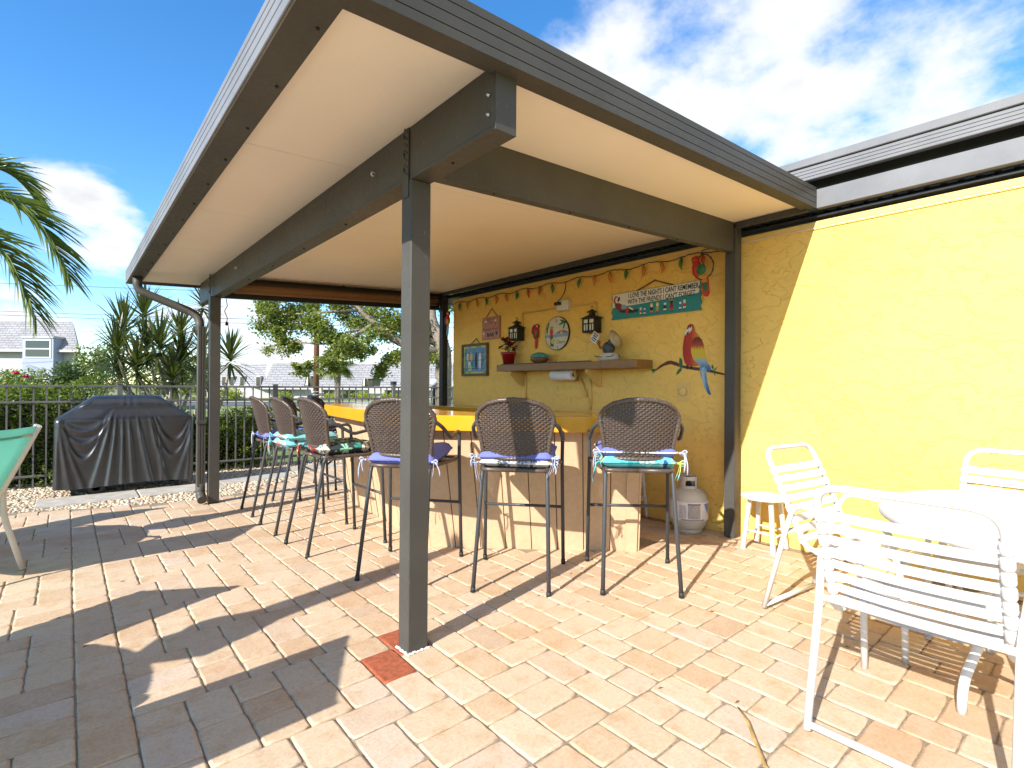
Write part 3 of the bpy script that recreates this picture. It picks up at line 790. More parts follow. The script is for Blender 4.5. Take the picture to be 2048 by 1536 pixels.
    for me, mt in D.values(): me.materials.append(mt)
    return D
SM = stool_meshes()
def stool(label, x, y, fx, fy, s_group='wicker bar stools around the bar'):
    o = thing('bar_stool', label, 'bar stool', (x, y, gz(y + 0.2) ), face_rz(fx, fy), s_group)
    for k, nm in (('woven_back', 'woven_back'), ('back_rim', 'back_rim'), ('woven_seat', 'woven_seat'), ('seat_frame', 'seat_frame'), ('stretcher', 'stretcher')):
        link(nm, SM[k][0], None, o)
    for s in (-1, 1):
        l = link('leg', SM['rear_leg%d' % s][0], None, o); link('foot_cap', SM['rear_cap%d' % s][0], None, l)
        l = link('arm_and_leg', SM['front_leg%d' % s][0], None, o); link('foot_cap', SM['front_cap%d' % s][0], None, l)
    return o
def plain_fabric(name, c, fade=0.25):
    t = NT(name); p = t.pos(); n = t.noise(p, 7, 4)
    t.color(t.mix(t.ramp(n, [(0.35, 0.0), (0.7, fade)]), c, tuple(min(1, x * 1.35 + 0.06) for x in c)))
    t.set(0.85, spec=0.2); t.bump(t.noise(p, 500, 2), 0.25, 0.001); return t.m
def floral(name, ground_c, petals, scale=11.0, leaf=0.5):
    """flower print: flat colour petals on a ground colour"""
    t = NT(name); p = t.pos()
    v = t.N('TexVoronoi'); v.inputs['Scale'].default_value = scale; t.L(p, v.inputs['Vector'])
    dv = t.N('VectorMath'); dv.operation = 'SUBTRACT'; sc = t.N('VectorMath'); sc.operation = 'SCALE'; t.L(p, sc.inputs[0]); sc.inputs['Scale'].default_value = 1.0
    t.L(p, dv.inputs[0]); t.L(v.outputs['Position'], dv.inputs[1])
    sp = t.N('SeparateXYZ'); t.L(dv.outputs[0], sp.inputs[0])
    ang = t.math('ARCTAN2', sp.outputs[1], sp.outputs[0]); pet = t.math('ABSOLUTE', t.math('SINE', t.math('MULTIPLY', ang, 3.0)))
    edge = t.math('SUBTRACT', t.math('MULTIPLY', t.math('ADD', pet, 0.55), 0.36), v.outputs['Distance'])
    mask = t.ramp(edge, [(0.0, 0.0), (0.03, 1.0)])
    rnd_ = t.N('SeparateColor'); t.L(v.outputs['Color'], rnd_.inputs[0])
    stops = [((i + 0.0) / len(petals), c) for i, c in enumerate(petals)]
    c = t.mix(mask, ground_c, t.ramp(rnd_.outputs[0], stops, 'CONSTANT'))
    eye = t.ramp(v.outputs['Distance'], [(0.10, 1.0), (0.13, 0.0)]); c = t.mix(eye, c, petals[-1])
    v2 = t.N('TexVoronoi'); v2.inputs['Scale'].default_value = scale * 2.3; t.L(p, v2.inputs['Vector'])
    inv = t.math('MULTIPLY', t.math('SUBTRACT', 1.0, mask), t.ramp(v2.outputs['Distance'], [(0.22, 1.0), (0.26, 0.0)]))
    c = t.mix(t.math('MULTIPLY', inv, leaf), c, petals[1])
    t.color(c); t.set(0.85, spec=0.2); t.bump(t.noise(p, 500, 2), 0.2, 0.001); return t.m
F_BLUE = plain_fabric('periwinkle_canvas', (0.135, 0.155, 0.44))
F_AQUA = floral('aqua_flower_print', (0.20, 0.48, 0.52), [(0.55, 0.62, 0.55), (0.30, 0.58, 0.60), (0.62, 0.22, 0.16), (0.16, 0.40, 0.48)], 9, 0.35)
F_RED = floral('red_green_tropical_print', (0.035, 0.05, 0.055), [(0.05, 0.28, 0.24), (0.30, 0.60, 0.46), (0.62, 0.07, 0.06), (0.55, 0.20, 0.12), (0.65, 0.60, 0.50)], 10, 0.85)
F_TURQ = floral('turquoise_navy_print', (0.12, 0.46, 0.50), [(0.03, 0.07, 0.20), (0.42, 0.66, 0.64), (0.045, 0.36, 0.42), (0.55, 0.56, 0.12)], 8, 0.6)
F_GREY = floral('grey_leaf_print', (0.60, 0.60, 0.58), [(0.10, 0.12, 0.16), (0.40, 0.44, 0.48), (0.16, 0.20, 0.34), (0.55, 0.54, 0.30)], 12, 0.7)
M_TIE = simple('pale_blue_tape', (0.42, 0.45, 0.58), 0.85)
def pillow(w, d, h, seed=0, n=18, wav=0.004):
    r = random.Random(seed); ph = [r.uniform(0, 6) for _ in range(6)]
    def pt(i, j, s):
        x = -1 + 2 * i / n; y = -1 + 2 * j / n
        e = max(0.0, (1 - abs(x) ** 8)) ** 0.40 * max(0.0, (1 - abs(y) ** 8)) ** 0.40
        k = 1 - 0.035 * (abs(x * y)) ** 4
        zz = s * h / 2 * e + wav * e * (sin(5 * x + ph[0]) * sin(4 * y + ph[1]) + 0.5 * sin(9 * x + ph[2] + 3 * y)) * (1 if s > 0 else 0.4)
        return (x * w / 2 * k, y * d / 2 * k * (1 + 0.0 * x), zz)
    m = MB(); m.grid([[pt(i, j, 1) for i in range(n + 1)] for j in range(n + 1)]); m.grid([[pt(i, j, -1) for i in range(n + 1)] for j in range(n + 1)])
    return m
def tie(s, seed, w, d):
    r = random.Random(seed * 2 + s); m = MB(); x0, y0 = s * (w / 2 - 0.005), -d / 2 + 0.01
    m.lathe([(0.0, -0.008), (0.008, -0.003), (0.008, 0.004), (0.0, 0.008)], 7, (x0 + s * 0.006, y0 - 0.012, 0.0))
    for k in range(2):
        a = r.uniform(-0.8, 0.8); ln = r.uniform(0.05, 0.13); q = (x0 + s * 0.006, y0 - 0.012, 0.0)
        P = [q, (q[0] + s * 0.014 + 0.02 * a, q[1] - 0.016, 0.006 - 0.008 * k), (q[0] + s * 0.016 + 0.05 * a, q[1] - 0.020, -ln * 0.5), (q[0] + s * 0.006 + 0.07 * a, q[1] - 0.016, -ln)]
        m.tube(fillet(P, 0.03, 3), 0.0032, 5, flat=(1.4, 0.35))
    q = Vector((x0 + s * 0.006, y0 - 0.012, 0.0))
    for k in (-1, 1): m.tube(fillet([q, q + Vector((s * 0.028, -0.012 * k, 0.022 * k)), q + Vector((s * 0.042, -0.012, 0.004 * k)), q], 0.016, 3), 0.0030, 5, flat=(1.4, 0.35))
    return m
def cushion(label, st, mat, z, seed, h=0.06, w=0.45, d=0.43, tied=True, dy=0.0, tilt=0.0, piping=None):
    o = thing('seat_cushion', label, 'cushion', group='tie-on cushions on the bar stools')
    o.matrix_world = st.matrix_basis @ Matrix.Translation((0, 0.325 + dy, z)) @ Matrix.Rotation(tilt, 4, 'X')
    o.location, o.rotation_euler = o.matrix_world.to_translation(), o.matrix_world.to_euler()
    pillow(w, d, h, seed).build('pad', mat, o)
    loop = fillet([(0, -d / 2, 0), (w / 2 - 0.004, -d / 2, 0), (w / 2 - 0.004, d / 2, 0), (-w / 2 + 0.004, d / 2, 0), (-w / 2 + 0.004, -d / 2, 0), (0, -d / 2, 0)], 0.03, 4)
    MB().tube(loop, 0.0045, 6).build('piping', piping or mat, o)
    if tied:
        for s_ in (-1, 1): tie(s_, seed, w, d).build('tie', M_TIE if mat in (F_BLUE, F_GREY) else mat, o)
    return o
s8 = stool('brown wicker bar stool nearest the yellow wall and the gas bottle', 2.505, 1.765, 0.707, 0.707)
s7 = stool('brown wicker bar stool just right of the near post, shadow stripe on its back', 1.95, 2.275, 0.76, 0.65)
s6 = stool('brown wicker bar stool partly hidden behind the near post', 1.51, 2.893, 0.79, 0.61)
s5 = stool('brown wicker bar stool with the red and green tropical cushion', 1.292, 3.95, 1.0, 0.02)
s4 = stool('brown wicker bar stool with two stacked aqua cushions', 1.300, 4.70, 1.0, 0.0)
s3 = stool('brown wicker bar stool farthest left in the row, nearest the fence', 1.330, 5.50, 1.0, -0.03)
s2 = stool('shaded wicker bar stool at the far corner of the bar', 1.80, 6.12, 0.86, -0.50)
s1 = stool('dark silhouetted wicker bar stool at the far end of the counter', 2.28, 6.58, 0.75, -0.66)
cushion('turquoise and navy leaf print cushion, lower of two on the stool nearest the wall', s8, F_TURQ, 0.748, 1, 0.080)
cushion('periwinkle cushion on top of the turquoise print one', s8, F_BLUE, 0.808, 2, 0.062, piping=F_GREY, w=0.47)
cushion('periwinkle cushion with patterned edge on the stool right of the near post', s7, F_GREY, 0.742, 3, 0.060)
cushion('periwinkle upper cushion with dangling ties, stool right of the near post', s7, F_BLUE, 0.790, 4, 0.066, w=0.46, tilt=0.06)
cushion('plain periwinkle cushion on the stool behind the near post', s6, F_BLUE, 0.757, 5, 0.092, tilt=0.10)
cushion('red and green tropical flower cushion on dark ground', s5, F_RED, 0.755, 6, 0.090)
cushion('faded aqua flower cushion, lower of the two on the fourth stool', s4, F_AQUA, 0.735, 7, 0.075, dy=-0.02)
cushion('aqua flower cushion lying on top of another aqua cushion', s4, F_AQUA, 0.793, 8, 0.072, dy=-0.015)
cushion('periwinkle cushion on the stool farthest left', s3, F_BLUE, 0.752, 9, 0.082)
cushion('shaded periwinkle cushion on the far corner stool', s2, F_BLUE, 0.748, 10, 0.062, tied=False)
cushion('shaded blue cushion on the far end stool', s1, F_BLUE, 0.748, 11, 0.062, tied=False)

# ================================================================== white spindle stool behind the bar end
M_WWOOD = simple('white_painted_wood', (0.66, 0.65, 0.62), 0.55, var=0.07, nscale=25)
sp = thing('spindle_stool', 'white turned wooden stool tucked behind the end of the bar', 'stool', (3.87, 2.95, gz(2.9)), 0.30)
def splay_leg(x, y, k, z1, r0, r1, turned=False):
    m = MB(); n = 16; P = []; R = []
    for i in range(n + 1):
        t = i / n; P.append((x * (1 + k * (1 - t)), y * (1 + k * (1 - t)), z1 * t)); R.append(r0 + (r1 - r0) * t + (0.006 * max(0, sin(t * 28)) if turned else 0))
    m.tube(P, R, 10); return m
for sx in (-1, 1):
    for sy in (-1, 1): splay_leg(sx * 0.13, sy * 0.13, 0.35, 0.60, 0.013, 0.015, True).build('leg', M_WWOOD, sp)
for z, kk in ((0.18, 0.245), (0.30, 0.175), (0.44, 0.09)):
    w_ = 0.13 * (1 + kk)
    for q in range(4):
        m = MB(); a_ = [(-w_, -w_), (w_, -w_), (w_, w_), (-w_, w_)]; p_, q_ = a_[q], a_[(q + 1) % 4]
        m.tube([(p_[0] + (q_[0] - p_[0]) * i / 8, p_[1] + (q_[1] - p_[1]) * i / 8, z + 0.01 * (q % 2)) for i in range(9)], [0.008, 0.009, 0.011, 0.009, 0.012, 0.009, 0.011, 0.009, 0.008], 8); m.build('rung', M_WWOOD, sp)
MB().lathe([(0.0, 0.645), (0.165, 0.640), (0.172, 0.62), (0.16, 0.60), (0, 0.60)], 24).build('seat', M_WWOOD, sp)

# ================================================================== low white stool by the wall post
ws = thing('footstool', 'low white round-seated wooden stool beside the wall post', 'stool', (3.95, 1.70, 0), 0.02)
for sx in (-1, 1):
    for sy in (-1, 1):
        m = MB(); a_ = 0.026; t0, t1 = (sx * 0.118, sy * 0.108), (sx * 0.080, sy * 0.075)
        vs = [(t0[0] + dx, t0[1] + dy, 0.0) for dx, dy in ((-a_ / 2, -a_ / 2), (a_ / 2, -a_ / 2), (a_ / 2, a_ / 2), (-a_ / 2, a_ / 2))] + [(t1[0] + dx, t1[1] + dy, 0.372) for dx, dy in ((-a_ / 2, -a_ / 2), (a_ / 2, -a_ / 2), (a_ / 2, a_ / 2), (-a_ / 2, a_ / 2))]
        m.add(vs, [(0, 1, 2, 3), (4, 5, 6, 7), (0, 1, 5, 4), (1, 2, 6, 5), (2, 3, 7, 6), (3, 0, 4, 7)]); m.build('leg', M_WWOOD, ws)
for q in range(4):
    a_ = [(-0.106, -0.098), (0.106, -0.098), (0.106, 0.098), (-0.106, 0.098)]; p_, q_ = a_[q], a_[(q + 1) % 4]; z = 0.115 if q % 2 == 0 else 0.14
    MB().tube([(p_[0], p_[1], z), (q_[0], q_[1], z)], 0.0085, 8).build('rung', M_WWOOD, ws)
MB().lathe([(0, 0.402), (0.14, 0.401), (0.163, 0.396), (0.168, 0.386), (0.163, 0.377), (0.14, 0.373), (0, 0.373)], 32).build('seat', M_WWOOD, ws)

# ================================================================== propane bottle
tk = thing('propane_tank', 'grey propane tank with printed label against the yellow wall', 'gas tank', (3.955, 2.33, gz(2.33)), 0)
M_TANK = simple('beige_grey_enamel', (0.52, 0.50, 0.44), 0.38, var=0.06, nscale=6)
MB().lathe([(0.10, 0.025), (0.125, 0.045), (0.147, 0.085), (0.155, 0.13), (0.155, 0.255), (0.148, 0.30), (0.125, 0.335), (0.085, 0.360), (0.03, 0.372), (0, 0.373)], 36).build('body', M_TANK, tk)
MB().lathe([(0.103, 0.0), (0.108, 0.0), (0.108, 0.045), (0.103, 0.045), (0.103, 0.0)], 28).build('foot_ring', M_TANK, tk)
MB().lathe([(0.1558, 0.115), (0.1562, 0.12), (0.1562, 0.262), (0.1555, 0.268)], 48).build('label_wrap', simple('label_white', (0.75, 0.74, 0.75), 0.45, var=0.05), tk)
cm = MB(); seg = 40; rC = 0.068
for k in range(seg):
    a0, a1 = 2 * pi * k / seg, 2 * pi * (k + 1) / seg
    for (z0, z1) in ((0.345, 0.385), (0.385, 0.43), (0.43, 0.462)):
        am = (a0 + a1) / 2
        facing = abs((am - radians(229) + pi) % (2 * pi) - pi)
        if z0 == 0.385 and (facing < 0.62 or abs(facing - pi) < 0.5): continue
        vs = [(rr_ * cos(a), rr_ * sin(a), z) for rr_ in (rC, rC - 0.004) for z in (z0, z1) for a in (a0, a1)]
        cm.add(vs, [(0, 1, 3, 2), (4, 6, 7, 5), (0, 4, 5, 1), (2, 3, 7, 6), (0, 2, 6, 4), (1, 5, 7, 3)])
cm.build('collar', simple('cream_collar', (0.56, 0.54, 0.49), 0.45), tk)
MB().lathe([(0.022, 0.37), (0.022, 0.40), (0.014, 0.405), (0.014, 0.43), (0.03, 0.432), (0.03, 0.455), (0, 0.456)], 14).build('valve', M_BLACK, tk)
M_INK = simple('dark_ink', (0.06, 0.06, 0.09), 0.6)
def wrap_patch(a0, a1, z0, z1, r=0.1568, n=8):
    m = MB(); m.grid([[(r * cos(a0 + (a1 - a0) * i / n), r * sin(a0 + (a1 - a0) * i / n), z) for i in range(n + 1)] for z in (z0, z1)]); return m
aF = radians(229)     # towards the camera
lp = wrap_patch(aF - 0.35, aF + 0.32, 0.135, 0.258, 0.15655).build('print_panel', simple('panel_beige', (0.52, 0.50, 0.47), 0.5), tk)
wrap_patch(aF - 0.35, aF + 0.32, 0.245, 0.258, 0.1569).build('print_bar', simple('print_blue_grey', (0.16, 0.17, 0.27), 0.5), lp)
rr_ = random.Random(8)
pl = MB()
for (A0, A1) in ((aF - 0.78, aF - 0.40), (aF - 0.33, aF + 0.30)):
    for i in range(15):
        z = 0.137 + i * 0.0072; n = 5; x = A0
        while x < A1 - 0.03:
            w_ = rr_.uniform(0.02, 0.09); w_ = min(w_, A1 - x); q = wrap_patch(x, x + w_ - 0.01, z, z + 0.0032, 0.1570, 2); pl.add(q.v, q.f); x += w_ + 0.012
pl.build('print_lines', M_INK, lp)
wrap_patch(aF - 0.70, aF + 0.55, 0.118, 0.131, 0.1567).build('print_strip', simple('print_grey', (0.30, 0.29, 0.33), 0.5), lp)
em = MB(); n = 6
for (z0, z1, A0, A1, B0, B1) in ((0.17, 0.26, 0.86, 0.92, 0.60, 0.98),):
    em.grid([[(0.1570 * cos(aF + t), 0.1570 * sin(aF + t), z) for t in (lo + (hi - lo) * i / n for i in range(n + 1))] for z, lo, hi in ((0.165, 0.90, 0.93), (0.19, 0.78, 0.98), (0.22, 0.66, 1.0), (0.255, 0.56, 1.0))])
em.build('emblem', simple('print_blue', (0.03, 0.24, 0.55), 0.4), lp)

# ================================================================== white vinyl-strap patio chairs
M_STRAP = simple('white_vinyl_strap', (0.66, 0.66, 0.66), 0.38, var=0.03, nscale=30, bump=0.12, bscale=90)
def mould_mat():
    t = NT('mildewed_white_strap'); w = t.wpos(); n = t.noise(w, 10, 4); n2 = t.noise(w, 190, 5, 0.75)
    f = t.math('MULTIPLY', t.ramp(n, [(0.42, 0.0), (0.62, 1.0)]), t.ramp(n2, [(0.47, 0.0), (0.56, 0.85)]))
    t.color(t.mix(f, (0.78, 0.78, 0.77), (0.20, 0.18, 0.17))); t.set(0.5); return t.m
M_MOULD = mould_mat()
BT0, BT1 = Vector((0.238, 0.205, 0.385)), Vector((0.238, -0.015, 0.865))     # back tube, bottom and top
def back_pt(t, x=None):
    p = BT0.lerp(BT1, t); return Vector((p.x if x is None else x, p.y, p.z))
def strap_mesh(hw, tube_r=0.0135, sw=0.040, curve=0.012):
    """a strap across local x, normal +y, with a sleeve round each tube"""
    m = MB(); n = 14; r0 = tube_r + 0.0025; f = []
    top = []; 
    for i in range(n + 1):
        x = -hw + 2 * hw * i / n; u = x / hw; y = r0 - curve * (1 - u * u)
        top.append((x, y))
    th = 0.0022
    m.grid([[(x, y - th, -sw / 2) for x, y in top], [(x, y, -sw / 2 + 0.002) for x, y in top], [(x, y + 0.0006, 0) for x, y in top], [(x, y, sw / 2 - 0.002) for x, y in top], [(x, y - th, sw / 2) for x, y in top]])
    m.grid([[(x, y - th, -sw / 2) for x, y in top], [(x, y - th - 0.0005, sw / 2) for x, y in top]])
    for s in (-1, 1):
        prof = [(-sw / 2, r0 - 0.0016), (-sw / 2 + 0.004, r0 + 0.001), (-sw / 4, r0 + 0.0018), (0, r0 + 0.0014), (sw / 4, r0 + 0.0018), (sw / 2 - 0.004, r0 + 0.001), (sw / 2, r0 - 0.0016)]
        m.lathe([(r, h) for h, r in prof], 14, (s * hw, 0, 0))
    return m.mesh('strap')
ST_BACK = strap_mesh(0.238); ST_BACK.materials.append(M_STRAP)
ST_MOULD = ST_BACK.copy(); ST_MOULD.materials[0] = M_MOULD
ST_SEAT = strap_mesh(0.238, sw=0.040, curve=0.02); ST_SEAT.materials.append(M_STRAP)
def chair_meshes():
    D = {}
    # back hoop: both uprights and the rounded top, running on into the seat rails
    up = (BT1 - BT0).normalized(); top = BT1
    pts = [(-0.238, 0.60, 0.40), (-0.238, 0.28, 0.375), tuple(back_pt(0, -0.238) + Vector((0, 0, 0.0))), tuple(Vector((-0.238, BT1.y, BT1.z))), tuple(Vector((0.238, BT1.y, BT1.z))), tuple(back_pt(0, 0.238)), (0.238, 0.28, 0.375), (0.238, 0.60, 0.40)]
    m = MB(); m.tube(fillet(pts, 0.085, 9), 0.0135, 10); D['hoop'] = m.mesh('back_hoop')
    m = MB(); m.tube([(-0.238, 0.60, 0.40), (0.238, 0.60, 0.40)], 0.0125, 10); D['front_bar'] = m.mesh('seat_bar')
    for s in (-1, 1):
        pts = [(s * 0.262, 0.0, 0.013), (s * 0.262, 0.115, 0.46), (s * 0.275, 0.165, 0.60), (s * 0.278, 0.585, 0.575), (s * 0.268, 0.640, 0.30), (s * 0.265, 0.645, 0.0)]
        m = MB(); m.tube(fillet(pts, 0.06, 6), 0.0135, 10); D['side%d' % s] = m.mesh('arm_and_legs')
    m = MB(); m.tube([(-0.262, 0.112, 0.445), (0.262, 0.112, 0.445)], 0.0125, 10); D['bar1'] = m.mesh('crossbar')
    m = MB(); m.tube([(-0.262, 0.006, 0.030), (0.262, 0.006, 0.030)], 0.0125, 10); D['bar2'] = m.mesh('crossbar')
    for me in D.values(): me.materials.append(M_WHITE)
    return D
CM = chair_meshes()
def strap_chair(label, x, y, fx, fy, mould=False, tilt=0):
    o = thing('strap_chair', label, 'chair', (x, y, 0), face_rz(fx, fy), 'white strap chairs around the white table')
    for k, nm in (('hoop', 'back_hoop'), ('front_bar', 'seat_bar'), ('side-1', 'arm_and_legs'), ('side1', 'arm_and_legs'), ('bar1', 'crossbar'), ('bar2', 'crossbar')): link(nm, CM[k], None, o)
    ang = atan2(BT1.y - BT0.y, BT1.z - BT0.z)
    for i in range(8):
        t = 0.075 + i * 0.0995; st = link('strap', ST_MOULD if mould else ST_BACK, None, o); st.location = tuple(back_pt(t, 0.0)); st.rotation_euler = (-ang, 0, 0)
    for i in range(7):
        t = i / 6; st = link('strap', ST_SEAT, None, o); st.location = (0, 0.27 + 0.29 * t, 0.376 + 0.020 * t); st.rotation_euler = (pi / 2 - 0.05, 0, 0); st.scale = (1, 1, 1)
    return o
strap_chair('white strap chair nearest the camera, seen from behind', 1.96, 0.435, 1.0, 0.0)
strap_chair('white strap chair beside the low stool, facing the camera', 3.13, 1.205, -0.12, -0.99)
strap_chair('white strap chair with grey mildew stains at the right edge', 3.78, 0.30, -1.0, 0.03, mould=True)
tb = thing('patio_table', 'round white patio table at the right edge among strap chairs', 'table', (2.86, 0.03, 0), 0.0)
MB().lathe([(0, 0.712), (0.60, 0.712), (0.655, 0.708), (0.668, 0.695), (0.665, 0.668), (0.650, 0.664), (0.64, 0.690), (0, 0.695)], 64).build('tabletop', M_WHITE, tb)
for k in range(4):
    a_ = pi / 4 + k * pi / 2; c_, s_ = cos(a_), sin(a_)
    MB().tube(fillet([(0.10 * c_, 0.10 * s_, 0.68), (0.30 * c_, 0.30 * s_, 0.60), (0.40 * c_, 0.40 * s_, 0.30), (0.475 * c_, 0.475 * s_, 0.12), (0.480 * c_, 0.480 * s_, 0.0)], 0.12, 6), 0.016, 10).build('leg', M_WHITE, tb)
ringp = [(0.40 * cos(2 * pi * k / 32), 0.40 * sin(2 * pi * k / 32), 0.30) for k in range(32)]
MB().tube(ringp, 0.011, 8, closed=True).build('leg_ring', M_WHITE, tb)

# ================================================================== green sling chairs, round tables and shut parasols on the left
M_SLING = NT('teal_mesh_sling'); _p = M_SLING.pos(); M_SLING.color(M_SLING.ramp(M_SLING.noise(_p, 300, 2), [(0.3, (0.20, 0.50, 0.42)), (0.7, (0.30, 0.60, 0.51))])); M_SLING.set(0.6); M_SLING = M_SLING.m
_t = M_SLING.node_tree; _b = _t.nodes['Principled BSDF']; _tr = _t.nodes.new('ShaderNodeBsdfTranslucent'); _tr.inputs[0].default_value = (0.36, 0.70, 0.60, 1); _mx = _t.nodes.new('ShaderNodeMixShader'); _mx.inputs[0].default_value = 0.6
_t.links.new(_b.outputs[0], _mx.inputs[1]); _t.links.new(_tr.outputs[0], _mx.inputs[2]); _t.links.new(_mx.outputs[0], _t.nodes['Material Output'].inputs[0])
M_ALMOND = simple('almond_painted_tube', (0.68, 0.65, 0.59), 0.4, var=0.04)
def sling_chair(label, x, y, fx, fy, group=None):
    o = thing('sling_chair', label, 'chair', (x, y, gz(y)), face_rz(fx, fy), group)
    prof = [(0.12, 0.20, 0.37), (0, 0.15, 0.36)]
    rail = fillet([(0.02, 0.62, 0.42), (0.02, 0.50, 0.41), (0.02, 0.20, 0.36), (0.02, 0.05, 0.62), (0.02, -0.13, 0.955)], 0.09, 6)
    for s in (-1, 1):
        MB().tube([(s * 0.26, p.y, p.z) for p in rail], 0.020, 10, flat=(1.2, 0.9)).build('rail', M_ALMOND, o)
        MB().tube(fillet([(s * 0.272, -0.03, 0.0), (s * 0.272, 0.10, 0.36), (s * 0.29, 0.12, 0.60), (s * 0.30, 0.42, 0.62), (s * 0.29, 0.56, 0.58), (s * 0.275, 0.60, 0.0)], 0.09, 6), 0.016, 10, flat=(1.3, 0.8)).build('arm_and_legs', M_ALMOND, o)
    m = MB(); m.grid([[(x_, p.y + 0.012 * (1 - (x_ / 0.25) ** 2) * (-1), p.z - 0.01 * (1 - (x_ / 0.25) ** 2)) for x_ in (-0.25, -0.16, -0.08, 0, 0.08, 0.16, 0.25)] for p in rail]); sl = m.build('sling', M_SLING, o)
    so = sl.modifiers.new('cloth', 'SOLIDIFY'); so.thickness = 0.003
    MB().tube([(-0.26, -0.10, 0.895), (0.26, -0.10, 0.895)], 0.010, 8).build('back_bar', M_ALMOND, o)
    return o
sling_chair('green mesh sling chair with pale frame cut off by the left edge', -0.41, 4.52, -0.78, 0.62, 'green sling chairs left of the pavilion')
sling_chair('green mesh sling chair beyond the left edge of the view, near table', -0.97, 3.155, -0.52, -0.85, 'green sling chairs left of the pavilion')
sling_chair('green mesh sling chair beyond the left edge of the view, closest to the camera', -0.676, 1.88, -0.89, 0.45, 'green sling chairs left of the pavilion')
sling_chair('green mesh sling chair beyond the left edge of the view, by the far table', -0.99, 5.93, -0.23, -0.97, 'green sling chairs left of the pavilion')
M_CANVAS = simple('tan_parasol_canvas', (0.42, 0.34, 0.24), 0.9, var=0.1, bump=0.3, bscale=40)
def parasol_table(x, y, lab):
    o = thing('round_table', 'round almond patio table ' + lab, 'table', (x, y, gz(y)), 0, 'round tables left of the view')
    MB().lathe([(0, 0.72), (0.57, 0.72), (0.585, 0.712), (0.585, 0.69), (0.57, 0.685), (0, 0.69)], 48).build('tabletop', M_ALMOND, o)
    for k in range(4):
        a_ = k * pi / 2 + 0.4; MB().tube(fillet([(0.25 * cos(a_), 0.25 * sin(a_), 0.69), (0.33 * cos(a_), 0.33 * sin(a_), 0.35), (0.42 * cos(a_), 0.42 * sin(a_), 0.0)], 0.1, 5), 0.016, 8).build('leg', M_ALMOND, o)
    u = thing('parasol', 'shut tan parasol standing in the round table ' + lab, 'parasol', (x, y, gz(y)), 0, 'shut parasols left of the view')
    MB().tube([(0, 0, 0.0), (0, 0, 2.45)], 0.019, 10).build('pole', M_WHITE, u)
    m = MB(); seg = 24; P = []
    for (r_, z) in ((0.03, 2.42), (0.055, 2.15), (0.085, 1.8), (0.085, 1.58), (0.09, 1.42), (0.15, 1.29), (0.165, 1.22), (0.08, 1.11)):
        P.append([((r_ * (1 + 0.22 * cos(8 * 2 * pi * k / seg))) * cos(2 * pi * k / seg), (r_ * (1 + 0.22 * cos(8 * 2 * pi * k / seg))) * sin(2 * pi * k / seg), z) for k in range(seg)])
    m.grid(P, closed_u=True); m.build('canopy', M_CANVAS, u)
    MB().lathe([(0.19, 0.0), (0.20, 0.03), (0.18, 0.06), (0.04, 0.075), (0.035, 0.2), (0, 0.2)], 24).build('base', M_ALMOND, u)
parasol_table(-1.40, 2.41, 'nearer the camera')
parasol_table(-1.15, 5.08, 'farther from the camera')
# ================================================================== things on the yellow wall
WALLM = Matrix(((0, 0, -1, 0), (-1, 0, 0, 0), (0, 1, 0, 0), (0, 0, 0, 1)))        # local x = right along the wall, y = up, z = out of the wall
def wall_thing(name, label, cat, y, z, out=0.0, group=None, roll=0.0):
    o = thing(name, label, cat, group=group)
    M_ = Matrix.Translation((XW - out, y, z)) @ WALLM @ Matrix.Rotation(roll, 4, 'Z')
    o.location = M_.to_translation(); o.rotation_euler = M_.to_euler(); return o
def flat(name, poly, z0, z1, mat, par):
    return MB().prism(poly, z0, z1, 'z').build(name, mat, par)
def paint(name, c, rough=0.5, var=0.12): return simple('paint_' + name, c, rough, var=var, nscale=30)
P_RED = paint('red', (0.50, 0.028, 0.02)); P_DKRED = paint('dark_red', (0.22, 0.02, 0.018)); P_ORANGE = paint('orange', (0.62, 0.20, 0.025)); P_YEL = paint('yellow', (0.70, 0.48, 0.03))
P_BLUE = paint('blue', (0.03, 0.13, 0.34)); P_LBLUE = paint('light_blue', (0.18, 0.34, 0.50)); P_TEAL = paint('teal', (0.012, 0.22, 0.235)); P_GREEN = paint('green', (0.02, 0.14, 0.045)); P_WHITE = paint('white', (0.72, 0.70, 0.66), var=0.05)
P_BLACK = paint('black', (0.012, 0.012, 0.014)); P_BROWN = paint('brown', (0.13, 0.055, 0.03)); P_SKIN = paint('terracotta', (0.30, 0.12, 0.06)); P_LGREEN = paint('light_green', (0.28, 0.42, 0.15))
def place_text(body, size, x, y, z, mat, par, name='lettering', width=None, spacing=1.0, shear=0.0, bold=0.0, roll=0.0):
    me = text_mesh(body, size, spacing, shear, 0.0006, bold); xs = [v.co.x for v in me.vertices]; w0 = max(xs) - min(xs)
    k = width / w0 if width else 1.0
    for v in me.vertices: v.co.x = (v.co.x - min(xs)) * k
    o = link(name, me, mat, par); o.location = (x, y, z); o.rotation_euler = (0, 0, roll); return o
def ellipse(cx, cy, rx, ry, n=16, a0=0.0, rot=0.0):
    out = []
    for k in range(n):
        t = a0 + 2 * pi * k / n; x, y = rx * cos(t), ry * sin(t); out.append((cx + x * cos(rot) - y * sin(rot), cy + x * sin(rot) + y * cos(rot)))
    return out
def blob(cx, cy, cz, rx, ry, rz_, seg=14, rings=9):
    m = MB(); pr = []
    for i in range(rings + 1):
        a = -pi / 2 + pi * i / rings; pr.append([(cx + rx * cos(a) * cos(2 * pi * k / seg), cy + ry * cos(a) * sin(2 * pi * k / seg), cz + rz_ * sin(a)) for k in range(seg)])
    m.grid(pr, closed_u=True); return m

